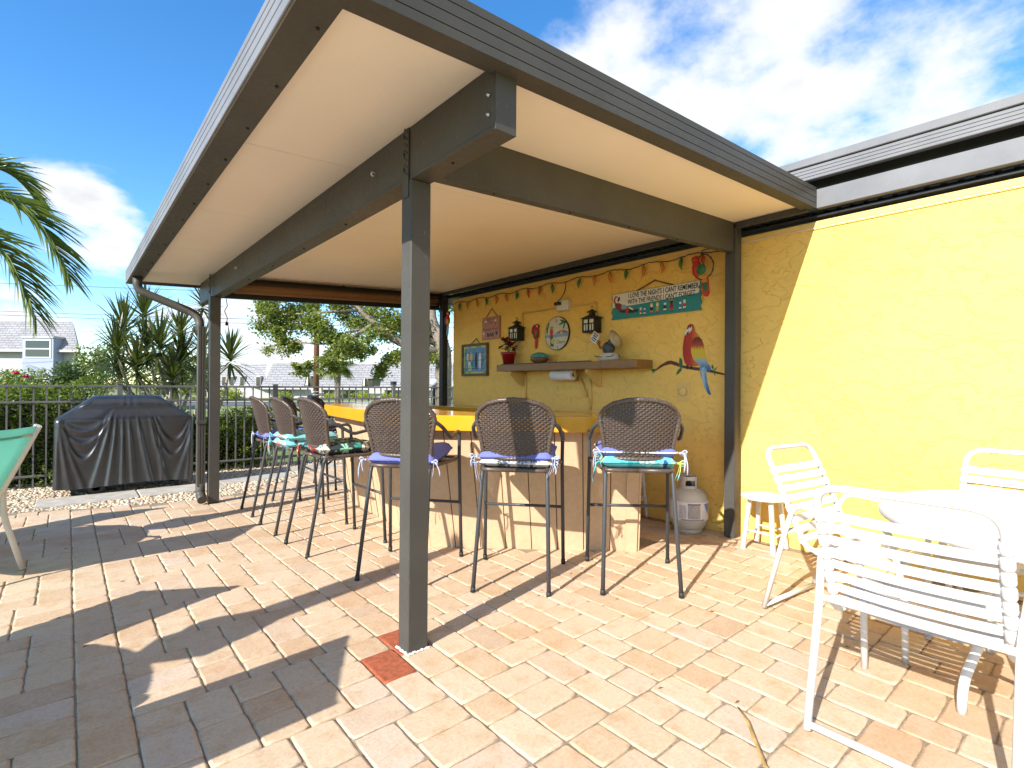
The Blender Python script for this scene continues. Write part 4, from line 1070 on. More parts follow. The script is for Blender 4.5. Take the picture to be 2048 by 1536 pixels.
# ---- long wooden sign
sg = wall_thing('wall_sign', 'long teal and white plank sign about nights and friends', 'sign', 2.80, 1.99, 0.004)
def zig(x0, x1, y0, y1, n=7, amp=0.018):
    L_ = [(x0 + (amp if k % 2 else 0), y0 + (y1 - y0) * k / n) for k in range(n + 1)]; R_ = [(x1 - (amp if k % 2 else 0), y0 + (y1 - y0) * k / n) for k in range(n + 1)]
    return L_[::-1] + R_
flat('plank', zig(-0.485, 0.485, -0.125, 0.127), 0.0, 0.016, P_TEAL, sg)
flat('white_band', [(-0.472, -0.008)] + [(-0.47 + (0.0 if k % 2 else 0.008), 0.0 + 0.124 * k / 4) for k in range(1, 5)] + [(0.468, 0.124)] + [(0.47 - (0.0 if k % 2 else 0.012), 0.124 - 0.10 * k / 4) for k in range(1, 5)] + [(0.2, 0.012), (0.0, 0.004), (-0.2, -0.004)], 0.0163, 0.0175, P_WHITE, sg)
place_text('I LOVE THE NiGHTS I CANT REMEMBER', 0.066, -0.275, 0.068, 0.0182, P_BLACK, sg, width=0.735, shear=0.05, bold=0.0010)
place_text("WiTH THE FRiENDS I CAN'T FORGET", 0.064, -0.285, 0.010, 0.0182, P_BLACK, sg, width=0.715, shear=0.05, bold=0.0010)
def birdie(x, y, s, coat, cap, belly, shorts):
    y -= 0.014; s *= 0.88
    flat('painted_bird', ellipse(x, y + 0.018 * s, 0.014 * s, 0.022 * s), 0.0163, 0.0172, coat, sg)
    flat('painted_bird', ellipse(x + 0.001, y + 0.044 * s, 0.0115 * s, 0.013 * s), 0.0163, 0.0174, belly, sg)
    flat('painted_bird', [(x - 0.013 * s, y + 0.052 * s), (x + 0.015 * s, y + 0.052 * s), (x + 0.008 * s, y + 0.062 * s), (x - 0.008 * s, y + 0.062 * s)], 0.0163, 0.0177, cap, sg)
    flat('painted_bird', [(x - 0.013 * s, y - 0.008 * s), (x + 0.013 * s, y - 0.008 * s), (x + 0.012 * s, y + 0.006 * s), (x - 0.012 * s, y + 0.006 * s)], 0.0163, 0.0176, shorts, sg)
    for d in (-0.006, 0.006): flat('painted_bird', [(x + d * s - 0.002, y - 0.022 * s), (x + d * s + 0.002, y - 0.022 * s), (x + d * s + 0.002, y - 0.006 * s), (x + d * s - 0.002, y - 0.006 * s)], 0.0163, 0.0170, P_BLACK, sg)
birdie(-0.135, -0.078, 1.0, P_RED, P_WHITE, P_WHITE, P_WHITE); birdie(-0.092, -0.080, 1.0, P_BLUE, P_BLUE, P_WHITE, P_WHITE)
birdie(-0.015, -0.072, 1.35, P_BLACK, P_YEL, P_WHITE, P_ORANGE); birdie(0.048, -0.070, 1.35, P_LGREEN, P_YEL, P_WHITE, P_ORANGE)
birdie(0.128, -0.068, 1.3, P_BLACK, P_BLUE, P_WHITE, P_WHITE); birdie(0.195, -0.068, 1.5, P_DKRED, P_ORANGE, P_BLACK, P_RED)
birdie(0.283, -0.072, 1.15, P_BLUE, P_BLUE, P_WHITE, P_WHITE); birdie(0.325, -0.070, 1.2, P_RED, P_WHITE, P_WHITE, P_WHITE)
flat('painted_bird', ellipse(-0.425, 0.065, 0.030, 0.042), 0.0176, 0.0182, P_RED, sg); flat('painted_bird', ellipse(-0.412, 0.062, 0.022, 0.028), 0.0183, 0.0188, P_WHITE, sg); flat('painted_bird', ellipse(-0.392, 0.070, 0.012, 0.026, rot=-0.4), 0.0189, 0.0194, P_BLACK, sg)
flat('painted_bird', ellipse(-0.385, -0.005, 0.062, 0.034, rot=-0.5), 0.0177, 0.0184, P_DKRED, sg); flat('painted_bird', ellipse(-0.330, -0.012, 0.034, 0.024, rot=-0.2), 0.0186, 0.0192, P_LBLUE, sg)
flat('painted_bird', [(-0.40, -0.02), (-0.30, -0.03), (-0.155, -0.055), (-0.17, -0.075), (-0.22, -0.08), (-0.30, -0.075), (-0.38, -0.06)], 0.0177, 0.0183, P_BLACK, sg); flat('painted_bird', ellipse(-0.290, -0.05, 0.016, 0.036, rot=-0.2), 0.0185, 0.0192, P_RED, sg); flat('painted_bird', ellipse(-0.245, -0.035, 0.035, 0.008, rot=-0.5), 0.0185, 0.0192, P_WHITE, sg)
st = MB(); st.tube([(-0.20, 0.122, 0.010), (0.010, 0.200, 0.004), (0.225, 0.122, 0.010)], 0.006, 6); st.build('hanging_strip', P_BROWN, sg)
MB().lathe([(0.012, 0.0), (0.012, 0.006), (0, 0.007)], 10, (0.010, 0.202, 0.0)).build('nail', paint('brass', (0.6, 0.42, 0.12)), sg)

# ---- pink welcome sign
bs = wall_thing('bar_sign', 'small pink wooden sign reading BAR with lettering, hung by a wire', 'sign', 5.225, 1.945, 0.004)
flat('board', [(-0.178, -0.145), (0.178, -0.145), (0.178, 0.140), (-0.178, 0.140)], 0.0, 0.022, paint('salmon', (0.46, 0.20, 0.135), 0.6), bs)
P_PLUM = paint('plum', (0.14, 0.05, 0.16))
place_text('WELCOME TO', 0.03, -0.085, 0.098, 0.0228, P_PLUM, bs, width=0.17); place_text('The', 0.06, -0.05, 0.045, 0.0228, P_PLUM, bs, width=0.085, shear=0.2)
place_text('Pargment Pound', 0.052, -0.160, -0.032, 0.0228, P_PLUM, bs, width=0.32, shear=0.15); place_text('BAR', 0.066, -0.075, -0.112, 0.0228, P_BLACK, bs, width=0.15, bold=0.003)
for x in (-0.105, 0.098):
    flat('palm_print', ellipse(x, 0.085, 0.020, 0.013), 0.0222, 0.0230, P_WHITE, bs); flat('palm_print', [(x - 0.004, 0.015), (x + 0.004, 0.015), (x + 0.003, 0.08), (x - 0.002, 0.08)], 0.0222, 0.0228, P_BROWN, bs)
flat('glass_print', [(0.105, -0.10), (0.135, -0.10), (0.145, -0.055), (0.095, -0.055)], 0.0222, 0.0228, P_BLACK, bs)
flat('glass_print', [(-0.145, -0.115), (-0.140, -0.115), (-0.138, -0.08), (-0.120, -0.055), (-0.165, -0.055), (-0.147, -0.08)], 0.0222, 0.0228, P_WHITE, bs)
MB().tube([(-0.12, 0.138, 0.011), (0.0, 0.248, 0.006), (0.12, 0.138, 0.011)], 0.0045, 6).build('hanging_wire', P_BLACK, bs)

# ---- framed picture
pc = wall_thing('framed_picture', 'square blue picture with white and yellow figures in a mosaic frame', 'picture', 5.57, 1.545, 0.004)
flat('panel', [(-0.255, -0.185), (0.255, -0.185), (0.255, 0.185), (-0.255, 0.185)], 0.0, 0.015, paint('sky_blue', (0.10, 0.26, 0.50), var=0.3), pc)
P_TWIG = paint('twig', (0.16, 0.11, 0.07), 0.8, 0.4)
for nm, q in (('frame_bar', [(-0.285, 0.188), (0.285, 0.188), (0.285, 0.215), (-0.285, 0.215)]), ('frame_bar', [(-0.285, -0.215), (0.285, -0.215), (0.285, -0.188), (-0.285, -0.188)]), ('frame_bar', [(-0.285, -0.1875), (-0.258, -0.1875), (-0.258, 0.1875), (-0.285, 0.1875)]), ('frame_bar', [(0.258, -0.1875), (0.285, -0.1875), (0.285, 0.1875), (0.258, 0.1875)])):
    flat(nm, q, 0.0, 0.034, P_TWIG, pc)
r = random.Random(4); TL = [paint('tile_yellow', (0.60, 0.52, 0.10)), paint('tile_green', (0.22, 0.36, 0.12)), paint('tile_lime', (0.48, 0.55, 0.14))]
for k in range(9):
    x = -0.25 + k * 0.0556
    for y in (0.158, -0.182): flat('border_tile', [(x, y), (x + 0.052, y), (x + 0.052, y + 0.024), (x, y + 0.024)], 0.0155, 0.0185, r.choice(TL), pc)
for k in range(6):
    y = -0.155 + k * 0.052
    for x in (-0.25, 0.226): flat('border_tile', [(x, y), (x + 0.024, y), (x + 0.024, y + 0.049), (x, y + 0.049)], 0.0155, 0.0185, r.choice(TL), pc)
for cx, rx, y0, y1, mt in ((-0.16, 0.022, -0.02, 0.10, P_WHITE), (-0.15, 0.018, -0.03, 0.06, P_YEL), (-0.075, 0.026, -0.02, 0.11, P_YEL), (0.03, 0.026, -0.13, 0.10, P_BLACK), (0.035, 0.010, -0.06, 0.11, P_LBLUE), (0.115, 0.030, -0.14, 0.10, P_WHITE), (0.15, 0.020, -0.10, 0.02, P_GREEN), (-0.11, 0.05, -0.15, -0.07, TL[2]), (-0.12, 0.03, -0.09, -0.02, P_WHITE), (-0.06, 0.028, -0.10, -0.02, P_TEAL)):
    flat('figure', ellipse(cx, (y0 + y1) / 2, rx, (y1 - y0) / 2, 12), 0.0155, 0.0165 + 0.0012 * r.random(), mt, pc)
for y in (0.09, -0.01, -0.12): flat('lead_line', [(-0.225, y), (0.225, y), (0.225, y + 0.005), (-0.225, y + 0.005)], 0.0155, 0.0195, P_BLACK, pc)
MB().tube([(-0.09, 0.214, 0.016), (0.02, 0.285, 0.004), (0.10, 0.214, 0.016)], 0.0045, 6).build('hanging_wire', P_BLACK, pc)

# ---- oval plaque
ov = wall_thing('oval_plaque', 'oval painted plaque with red parrot on a beach and fives on its rim', 'plaque', 4.045, 1.787, 0.004)
flat('rim', ellipse(0, 0, 0.186, 0.188, 48), 0.0, 0.016, P_BLACK, ov); flat('face', ellipse(0, 0, 0.178, 0.180, 48), 0.0162, 0.018, paint('pale_cream', (0.60, 0.55, 0.44)), ov)
flat('scene', [(-0.176, -0.012), (0.176, -0.005), (0.174, -0.04), (-0.172, -0.045)], 0.0182, 0.0190, P_LBLUE, ov); flat('scene', [(-0.02, -0.004), (0.03, 0.022), (0.09, 0.032), (0.14, 0.022), (0.174, 0.004), (0.174, -0.004)], 0.0182, 0.0192, paint('mauve', (0.30, 0.12, 0.18)), ov)
flat('scene', ellipse(0.075, 0.004, 0.020, 0.014), 0.0194, 0.0197, P_YEL, ov); flat('scene', ellipse(-0.08, 0.015, 0.026, 0.046), 0.0192, 0.0198, P_RED, ov); flat('scene', ellipse(-0.078, 0.068, 0.034, 0.016), 0.0200, 0.0204, paint('straw', (0.42, 0.30, 0.08)), ov)
flat('scene', [(-0.105, -0.02), (-0.055, -0.02), (-0.06, -0.08), (-0.04, -0.145), (-0.10, -0.14), (-0.095, -0.08)], 0.0192, 0.0196, P_BROWN, ov); flat('scene', ellipse(-0.055, -0.085, 0.032, 0.030), 0.0200, 0.0203, TL[2], ov)
for cx, cy, rx, ry, ro in ((0.10, 0.125, 0.05, 0.014, -0.4), (0.075, 0.105, 0.045, 0.012, 0.3), (0.115, 0.085, 0.012, 0.05, -0.3), (-0.135, 0.085, 0.012, 0.06, -0.3), (-0.15, 0.04, 0.012, 0.04, 0.1)): flat('leaf_print', ellipse(cx, cy, rx, ry, 10, rot=ro), 0.0182, 0.0188, P_GREEN, ov)
place_text('5', 0.055, -0.015, 0.125, 0.0185, P_BLACK, ov); place_text('5', 0.045, 0.005, -0.172, 0.0185, P_BLACK, ov); place_text('Cheers', 0.055, 0.0, -0.115, 0.0185, P_BROWN, ov, name='script_scrawl', width=0.13, shear=0.3)

# ---- wall parrot ornament and hanging parrots
def parrot3d(o, s, body, wing, tail, belly):
    def bl(nm, a, b, c, rx, ry, rz_, mat):
        blob(a * s, b * s, c * s, rx * s, ry * s, rz_ * s).build(nm, mat, o)
    bl('body', 0, 0, 0.02, 0.045, 0.075, 0.032, body); bl('head', 0.015, 0.095, 0.022, 0.034, 0.036, 0.030, body); bl('cheek', 0.034, 0.092, 0.036, 0.016, 0.018, 0.014, P_WHITE); bl('wing', -0.024, -0.01, 0.030, 0.028, 0.075, 0.024, wing)
    MB().tube([(0.044 * s, 0.100 * s, 0.03 * s), (0.060 * s, 0.088 * s, 0.03 * s), (0.058 * s, 0.070 * s, 0.03 * s)], [0.012 * s, 0.010 * s, 0.003 * s], 8).build('beak', P_BLACK, o)
    flat('tail', [(-0.025 * s, -0.05 * s), (0.02 * s, -0.05 * s), (0.008 * s, -0.20 * s), (-0.012 * s, -0.23 * s), (-0.03 * s, -0.20 * s)], 0.008 * s, 0.022 * s, tail, o); bl('belly', 0.022, -0.025, 0.035, 0.022, 0.045, 0.018, belly)
tc_ = wall_thing('parrot_ornament', 'small carved red and green parrot ornament beside the oval plaque', 'ornament', 4.375, 1.815, 0.004)
parrot3d(tc_, 0.82, P_RED, P_DKRED, P_RED, P_GREEN)
flat('leaf', ellipse(-0.055, 0.045, 0.03, 0.06, 12, rot=-0.3), 0.0, 0.012, P_DKRED, tc_)
rg = wall_thing('ring_parrot', 'red and green parrot perched in a twig ring hanging by the post', 'ornament', 2.262, 2.21, 0.09)
ringv = [(0.092 * cos(2 * pi * k / 40) + 0.003 * sin(9 * k), 0.105 * sin(2 * pi * k / 40) + 0.003 * cos(7 * k), 0.003 * sin(5 * k)) for k in range(40)]
MB().tube(ringv, [0.0052 + 0.0014 * (k % 3) for k in range(40)], 6, closed=True).build('twig_ring', P_BROWN, rg)
MB().tube(fillet([(-0.015, 0.105, 0), (-0.012, 0.145, 0), (0.03, 0.155, -0.03), (0.095, 0.140, -0.088)], 0.03, 4), 0.004, 6).build('hook', P_BLACK, rg)
rp = MB(); blob(-0.045, -0.01, 0.02, 0.042, 0.072, 0.034).build('body', P_RED, rg); blob(-0.055, 0.068, 0.02, 0.032, 0.034, 0.028).build('head', P_RED, rg); blob(-0.082, 0.070, 0.024, 0.010, 0.026, 0.012).build('beak', P_GREEN, rg)
blob(0.002, -0.025, 0.040, 0.045, 0.046, 0.018).build('wing', P_GREEN, rg); flat('tail', [(0.002, -0.10), (0.055, -0.10), (0.068, -0.225), (0.050, -0.255), (0.020, -0.250), (0.008, -0.22)], 0.012, 0.026, P_RED, rg); flat('tail_stripe', [(0.010, -0.14), (0.052, -0.135), (0.058, -0.205), (0.018, -0.21)], 0.0262, 0.028, P_GREEN, rg); flat('tail_stripe', [(0.006, -0.10), (0.050, -0.10), (0.052, -0.133), (0.012, -0.138)], 0.0262, 0.029, P_ORANGE, rg)
hp = wall_thing('hanging_parrot', 'small red parrot hanging at the far post under the beam', 'ornament', 6.00, 2.10, 0.15)
parrot3d(hp, 0.95, P_RED, P_DKRED, P_LBLUE, P_YEL)
MB().tube([(0.01, 0.12, 0.02), (0.0, 0.335, 0.0)], 0.003, 5).build('cord', P_BLACK, hp); MB().tube([(-0.06 + 0.012 * k, 0.16 + 0.05 * sin(pi * k / 10), 0.02) for k in range(11)], 0.005, 6).build('perch_ring', P_BLACK, hp)

# ---- electrical box with cord
eb = wall_thing('junction_box', 'white electrical box on the wall with a black plug', 'electrical box', 3.935, 2.083, 0.0)
MB().box(-0.085, 0.085, -0.058, 0.058, 0.0, 0.055, bev=0.005).build('box', M_OFFWHITE, eb); MB().box(-0.10, -0.01, 0.005, 0.040, 0.055, 0.085, bev=0.006).build('plug', P_BLACK, eb)
MB().tube(fillet([(-0.06, 0.03, 0.08), (-0.03, 0.09, 0.03), (0.005, 0.16, 0.012), (0.02, 0.262, 0.016)], 0.03, 4), 0.0045, 6).build('cord', P_BLACK, eb)

# ---- chili pepper string lights
sl = thing('string_lights', 'string of orange and green pepper lights along the wall top', 'string lights', (XW - 0.02, 0, 0))
cord = []; ys = [6.05] + [5.913 - 0.2 * k for k in range(20)]
for k in range(0, 161):
    y = 6.05 - 3.95 * k / 160; cord.append((-0.004 + 0.002 * sin(k), y, 2.348 + 0.012 * sin(k * 0.35) + 0.003 * sin(k * 1.9)))
MB().tube(cord, 0.0042, 6).build('cord', P_BLACK, sl)
GL = [simple('amber_plastic', (0.50, 0.16, 0.02), 0.2, var=0.3), simple('green_plastic', (0.03, 0.16, 0.05), 0.2, var=0.3), simple('red_plastic', (0.45, 0.06, 0.02), 0.2, var=0.3)]
bulbm = []
for q in range(3):
    m = MB(); m.tube([(0, 0, -0.012), (-0.002, 0.004, -0.03), (-0.006, 0.008, -0.06), (-0.006, 0.004, -0.085), (0, -0.008, -0.112)], [0.009, 0.018, 0.0165, 0.010, 0.0015], 9); me = m.mesh('bulb'); me.materials.append(GL[q]); bulbm.append(me)
capm = MB().lathe([(0.006, 0.0), (0.010, -0.004), (0.010, -0.018), (0, -0.018)], 8).mesh('socket'); capm.materials.append(P_GREEN)
seq = [1, 0, 0, 1, 0, 0, 1, 2, 0, 1, 1, 0, 0, 1, 0, 0, 1, 2, 0, 1]
for k in range(19):
    y = 5.913 - 0.2 * k if k < 10 else 3.695 - 0.199 * (k - 10)
    if y < 2.12: continue
    b = link('bulb', bulbm[seq[k]], None, sl); b.location = (-0.012, y, 2.345); b.rotation_euler = (random.uniform(-.15, .15), 0, random.uniform(0, 6)); c_ = link('socket', capm, None, b)
xl = thing('cable_tail', 'loose black light cord hanging below the far beam by the post', 'cord', (1.30, 6.30, 2.09))
MB().tube([(0, 0, 0.035), (0.012, 0, -0.04), (-0.015, 0, -0.10), (0.012, 0, -0.17), (0.008, 0, -0.22)], 0.004, 6).build('cord', P_BLACK, xl); MB().lathe([(0.006, -0.21), (0.016, -0.225), (0.016, -0.25), (0, -0.258)], 8, (0.008, 0, 0)).build('socket', P_BLACK, xl)
bl2 = thing('beam_lights', 'dark unlit string lights looped along the far beam', 'string lights', (0, 6.34, 0))
pts = [(1.45 + 2.4 * k / 80, -0.012, ceil_z(1.45 + 2.4 * k / 80) - 0.05 - 0.02 * abs(sin(k * 0.39))) for k in range(81)]
MB().tube(pts, 0.004, 5).build('cord', P_BLACK, bl2)
for k in range(3, 80, 7): MB().lathe([(0.006, 0.0), (0.010, -0.012), (0.008, -0.035), (0, -0.04)], 7, pts[k]).build('bulb', P_BLACK, bl2)

# ---- painted parrot on the wall
mu = thing('parrot_mural', 'scarlet macaw painted on the wall sitting on a brown branch', 'mural', (XW, 0, 0))
MUM = Matrix.Translation((0, 0, 0))
def mur(name, pts_img, z, mat):
    """points in the mural's own grid, 0..1000, mapped to the wall plane"""
    P = [(2.498 - (x - 450) * 0.000780, 1.755 - (y - 45) * 0.000733) for x, y in pts_img]
    return MB().prism(P, -z - 0.0012, -z, 'x').build(name, mat, mu)
def macaw_mat(name, stops, ax=2, lo=1.37, hi=1.76, streak=0.25):
    t = NT(name); w = t.wpos(); s_ = t.N('SeparateXYZ'); t.L(w, s_.inputs[0]); mp = t.N('Mapping'); mp.inputs['Scale'].default_value = (1, 5.0, 0.9); t.L(w, mp.inputs['Vector'])
    n = t.noise(mp.outputs[0], 22, 5, 0.65); f = t.math('ADD', t.math('DIVIDE', t.math('SUBTRACT', s_.outputs[ax], lo), hi - lo), t.math('MULTIPLY', t.math('SUBTRACT', n, 0.5), streak * 2))
    t.color(t.ramp(f, stops)); t.set(0.55); return t.m
M_MBODY = macaw_mat('macaw_breast', [(0.05, (0.62, 0.30, 0.03)), (0.30, (0.58, 0.17, 0.02)), (0.55, (0.45, 0.03, 0.015)), (0.85, (0.36, 0.02, 0.015))], ax=1, lo=2.30, hi=2.52, streak=0.2)
M_MWING = macaw_mat('macaw_wing', [(0.02, (0.05, 0.16, 0.36)), (0.24, (0.30, 0.44, 0.56)), (0.34, (0.62, 0.46, 0.04)), (0.58, (0.64, 0.48, 0.03)), (0.70, (0.45, 0.06, 0.02)), (0.9, (0.13, 0.02, 0.015))], lo=1.36, hi=1.64, streak=0.16)
M_MTAIL = macaw_mat('macaw_tail', [(0.2, (0.03, 0.12, 0.30)), (0.5, (0.16, 0.36, 0.55)), (0.7, (0.45, 0.55, 0.62)), (0.9, (0.05, 0.18, 0.40))], ax=1, lo=2.24, hi=2.34, streak=0.5)
mur('branch', [(85, 585), (150, 530), (250, 478), (300, 476), (370, 500), (450, 540), (560, 558), (660, 572), (780, 595), (860, 622), (958, 650), (958, 668), (850, 648), (740, 622), (600, 602), (480, 580), (390, 552), (290, 520), (200, 540), (110, 588), (92, 600)], 0.0, paint('bark', (0.115, 0.05, 0.032), 0.7, 0.35))
for lf in ([(408, 440), (440, 470), (446, 520), (430, 575), (408, 560), (400, 500)], [(440, 565), (430, 605), (395, 640), (360, 660), (375, 615), (400, 580)], [(85, 575), (40, 575), (18, 600), (50, 600), (36, 635), (70, 605), (62, 632), (90, 590)], [(805, 535), (818, 570), (815, 600), (797, 580), (793, 555)], [(820, 600), (858, 568), (850, 590), (830, 612)], [(825, 600), (836, 640), (832, 678), (822, 640)]): mur('leaf', lf, 0.0013, P_GREEN)
mur('tail', [(660, 555), (740, 560), (735, 640), (745, 740), (770, 830), (792, 885), (780, 895), (750, 870), (705, 790), (675, 690), (655, 600)], 0.0015, M_MTAIL)
mur('body', [(500, 95), (515, 62), (545, 46), (575, 60), (590, 95), (600, 140), (630, 175), (660, 215), (670, 300), (660, 420), (650, 500), (645, 552), (600, 556), (500, 545), (470, 500), (450, 420), (447, 330), (458, 240), (470, 180), (490, 150)], 0.0030, M_MBODY)
mur('crown', [(498, 98), (512, 62), (545, 46), (575, 58), (588, 90), (560, 72), (530, 80)], 0.0044, P_DKRED)
mur('face', [(500, 120), (530, 90), (560, 78), (562, 110), (545, 140), (515, 160)], 0.0046, P_WHITE); mur('beak', [(500, 105), (478, 140), (475, 172), (490, 178), (512, 160), (524, 128)], 0.0060, P_WHITE); mur('beak_tip', [(488, 172), (522, 128), (524, 150), (505, 174)], 0.0074, P_BLACK); mur('eye', ellipse(548, 90, 6, 8, 10), 0.0062, P_BLACK)
mur('wing', [(600, 212), (640, 208), (680, 240), (705, 310), (722, 420), (735, 500), (780, 560), (795, 612), (760, 612), (735, 585), (715, 560), (690, 575), (655, 545), (610, 505), (575, 460), (553, 390), (552, 310), (565, 250)], 0.0048, M_MWING)
for q in ([(490, 560), (505, 535), (520, 540), (512, 585), (500, 590)], [(535, 565), (555, 545), (580, 570), (570, 588), (545, 585)]): mur('claw', q, 0.0032, P_BLACK)

# ---- shelf with things on it
M_SHELF = simple('brown_shelf_paint', (0.25, 0.125, 0.035), 0.4, var=0.12, nscale=8)
shf = thing('wall_shelf', 'long brown wooden shelf on yellow brackets below the ornaments', 'shelf', (0, 0, 0))
MB().box(3.89, 4.138, 3.232, 4.82, 1.371, 1.447, bev=0.004).build('board', M_SHELF, shf); MB().box(3.886, 4.138, 2.81, 3.229, 1.372, 1.450, bev=0.004).build('board', M_SHELF, shf)
for y in (4.62, 3.44):
    m = MB(); m.prism([(4.138, 1.37), (3.93, 1.37), (3.93, 1.345), (4.11, 1.20), (4.138, 1.20)], y - 0.022, y + 0.022, 'y'); m.build('bracket', M_TRIM, shf)
MB().box(3.90, 3.96, 3.40, 4.75, 1.4475, 1.456).build('shelf_mat', P_BLACK, shf)
tw = thing('paper_towel', 'white paper towel roll hanging under the shelf', 'paper towel', (4.02, 3.85, 1.318))
MB().lathe([(0.019, -0.15), (0.056, -0.15), (0.058, -0.145), (0.058, 0.145), (0.056, 0.15), (0.019, 0.15), (0.019, -0.15)], 28, axis='y').build('roll', simple('paper', (0.75, 0.74, 0.72), 0.9, var=0.03), tw); MB().lathe([(0.017, -0.17), (0.017, 0.17)], 12, axis='y').build('core', P_BROWN, tw)
for y in (-0.172, 0.172): MB().box(-0.012, 0.012, y - 0.004, y + 0.004, -0.02, 0.053).build('hanger', M_TRIM, tw)
pt_ = thing('poinsettia', 'dark red poinsettia in a glossy red pot on the shelf', 'potted plant', (4.0, 4.83 - 0.10, 1.447))
MB().lathe([(0.0, 0.0), (0.062, 0.0), (0.085, 0.125), (0.095, 0.128), (0.097, 0.155), (0.085, 0.157), (0.08, 0.14), (0, 0.14)], 24).build('pot', simple('red_glaze', (0.33, 0.015, 0.018), 0.18, var=0.08, coat=0.4), pt_)
r = random.Random(12); lm = MB(); gm = MB()
for k in range(46):
    a = r.uniform(0, 2 * pi); el = r.uniform(-0.3, 1.2); ln = r.uniform(0.07, 0.12); c0 = Vector((r.uniform(-0.06, 0.06), r.uniform(-0.07, 0.07), r.uniform(0.17, 0.29)))
    d = Vector((cos(a) * cos(el), sin(a) * cos(el), sin(el))); sd = d.cross(Vector((0, 0, 1))).normalized() * ln * 0.30; dn = Vector((0, 0, -0.02))
    tgt = lm if k % 4 else gm; tgt.add([c0, c0 + d * ln * 0.45 + sd, c0 + d * ln + dn, c0 + d * ln * 0.45 - sd], [(0, 1, 2, 3)])
lm.build('bracts', paint('bract_red', (0.20, 0.008, 0.012), 0.6, 0.3), pt_); gm.build('leaves', paint('leaf_dark', (0.02, 0.05, 0.02), 0.5, 0.3), pt_)
for k in range(5): MB().tube([(0.0, 0.0, 0.13), (0.03 * cos(k * 1.3), 0.03 * sin(k * 1.3), 0.24)], 0.004, 5).build('stem', P_GREEN, pt_)
cl = thing('ceramic_shell', 'glossy teal and brown ceramic clam ornament on the shelf', 'ornament', (3.99, 4.185, 1.4475))
def shell_half(s):
    m = MB(); rows = []
    for i in range(9):
        t = i / 8 * pi / 2; row = []
        for k in range(28):
            a = 2 * pi * k / 28; w_ = 1 + 0.05 * cos(7 * a) * cos(t); row.append((0.075 * cos(t) * cos(a) * w_, 0.135 * cos(t) * sin(a) * w_, 0.066 + s * (0.004 + 0.060 * sin(t)) ))
        rows.append(row)
    m.grid(rows, closed_u=True); return m
shell_half(1).build('upper_shell', simple('teal_glaze', (0.02, 0.27, 0.25), 0.12, var=0.4, nscale=30, coat=0.5), cl); shell_half(-1).build('lower_shell', simple('brown_glaze', (0.22, 0.10, 0.035), 0.2, var=0.4, nscale=30, coat=0.4), cl)
fg = thing('figurine', 'seated figurine in a wide straw hat holding a small placard', 'figurine', (4.0, 3.22, 1.450))
f_base = MB(); f_base.lathe([(0.0, 0.0), (0.105, 0.0), (0.115, 0.02), (0.11, 0.055), (0.09, 0.075), (0, 0.078)], 20, sx=0.62); f_base.build('base', paint('ivory', (0.55, 0.51, 0.43)), fg)
MB().tube([(0.06 * 0 - 0.066, 0.115 * cos(a_ / 10 * pi), 0.055 - 0.02 * sin(a_ / 10 * pi)) for a_ in range(11)], 0.004, 5).build('base_line', P_BLACK, fg)
bd = MB(); q = blob(0, 0.0, 0.125, 0.045, 0.072, 0.065); bd.add(q.v, q.f, True); q = blob(0, -0.035, 0.175, 0.035, 0.04, 0.045); bd.add(q.v, q.f, True); bd.build('body', paint('slate', (0.05, 0.065, 0.07)), fg)
MB().tube([(-0.01, 0.02, 0.15), (-0.035, 0.075, 0.13), (-0.03, 0.105, 0.17)], [0.018, 0.015, 0.012], 8).build('arm', P_SKIN, fg); blob(-0.03, 0.10, 0.185, 0.018, 0.022, 0.020).build('hand', P_SKIN, fg)
blob(0, -0.055, 0.215, 0.028, 0.030, 0.032).build('head', P_SKIN, fg)
ht = MB(); ht.lathe([(0.0, 0.05), (0.03, 0.045), (0.042, 0.012), (0.09, 0.0), (0.095, 0.006), (0.04, 0.018)], 24); hat = ht.build('straw_hat', paint('straw_hat', (0.52, 0.40, 0.22), 0.8), fg); hat.location = (-0.01, -0.085, 0.205); hat.rotation_euler = (1.15, 0.1, 0)
pl_ = MB().box(-0.004, 0.004, -0.045, 0.045, -0.05, 0.05).build('placard', P_WHITE, fg); pl_.location = (-0.035, 0.145, 0.235); pl_.rotation_euler = (0.62, 0, 0)
for k, (y0, y1) in enumerate(((-0.034, 0.034), (-0.026, 0.03), (-0.034, 0.026), (-0.03, 0.034))): MB().box(-0.0052, -0.0042, y0, y1, 0.028 - k * 0.021, 0.040 - k * 0.021).build('print_line', (P_DKRED, P_BLACK, P_BLACK, P_BLUE)[k], pl_)

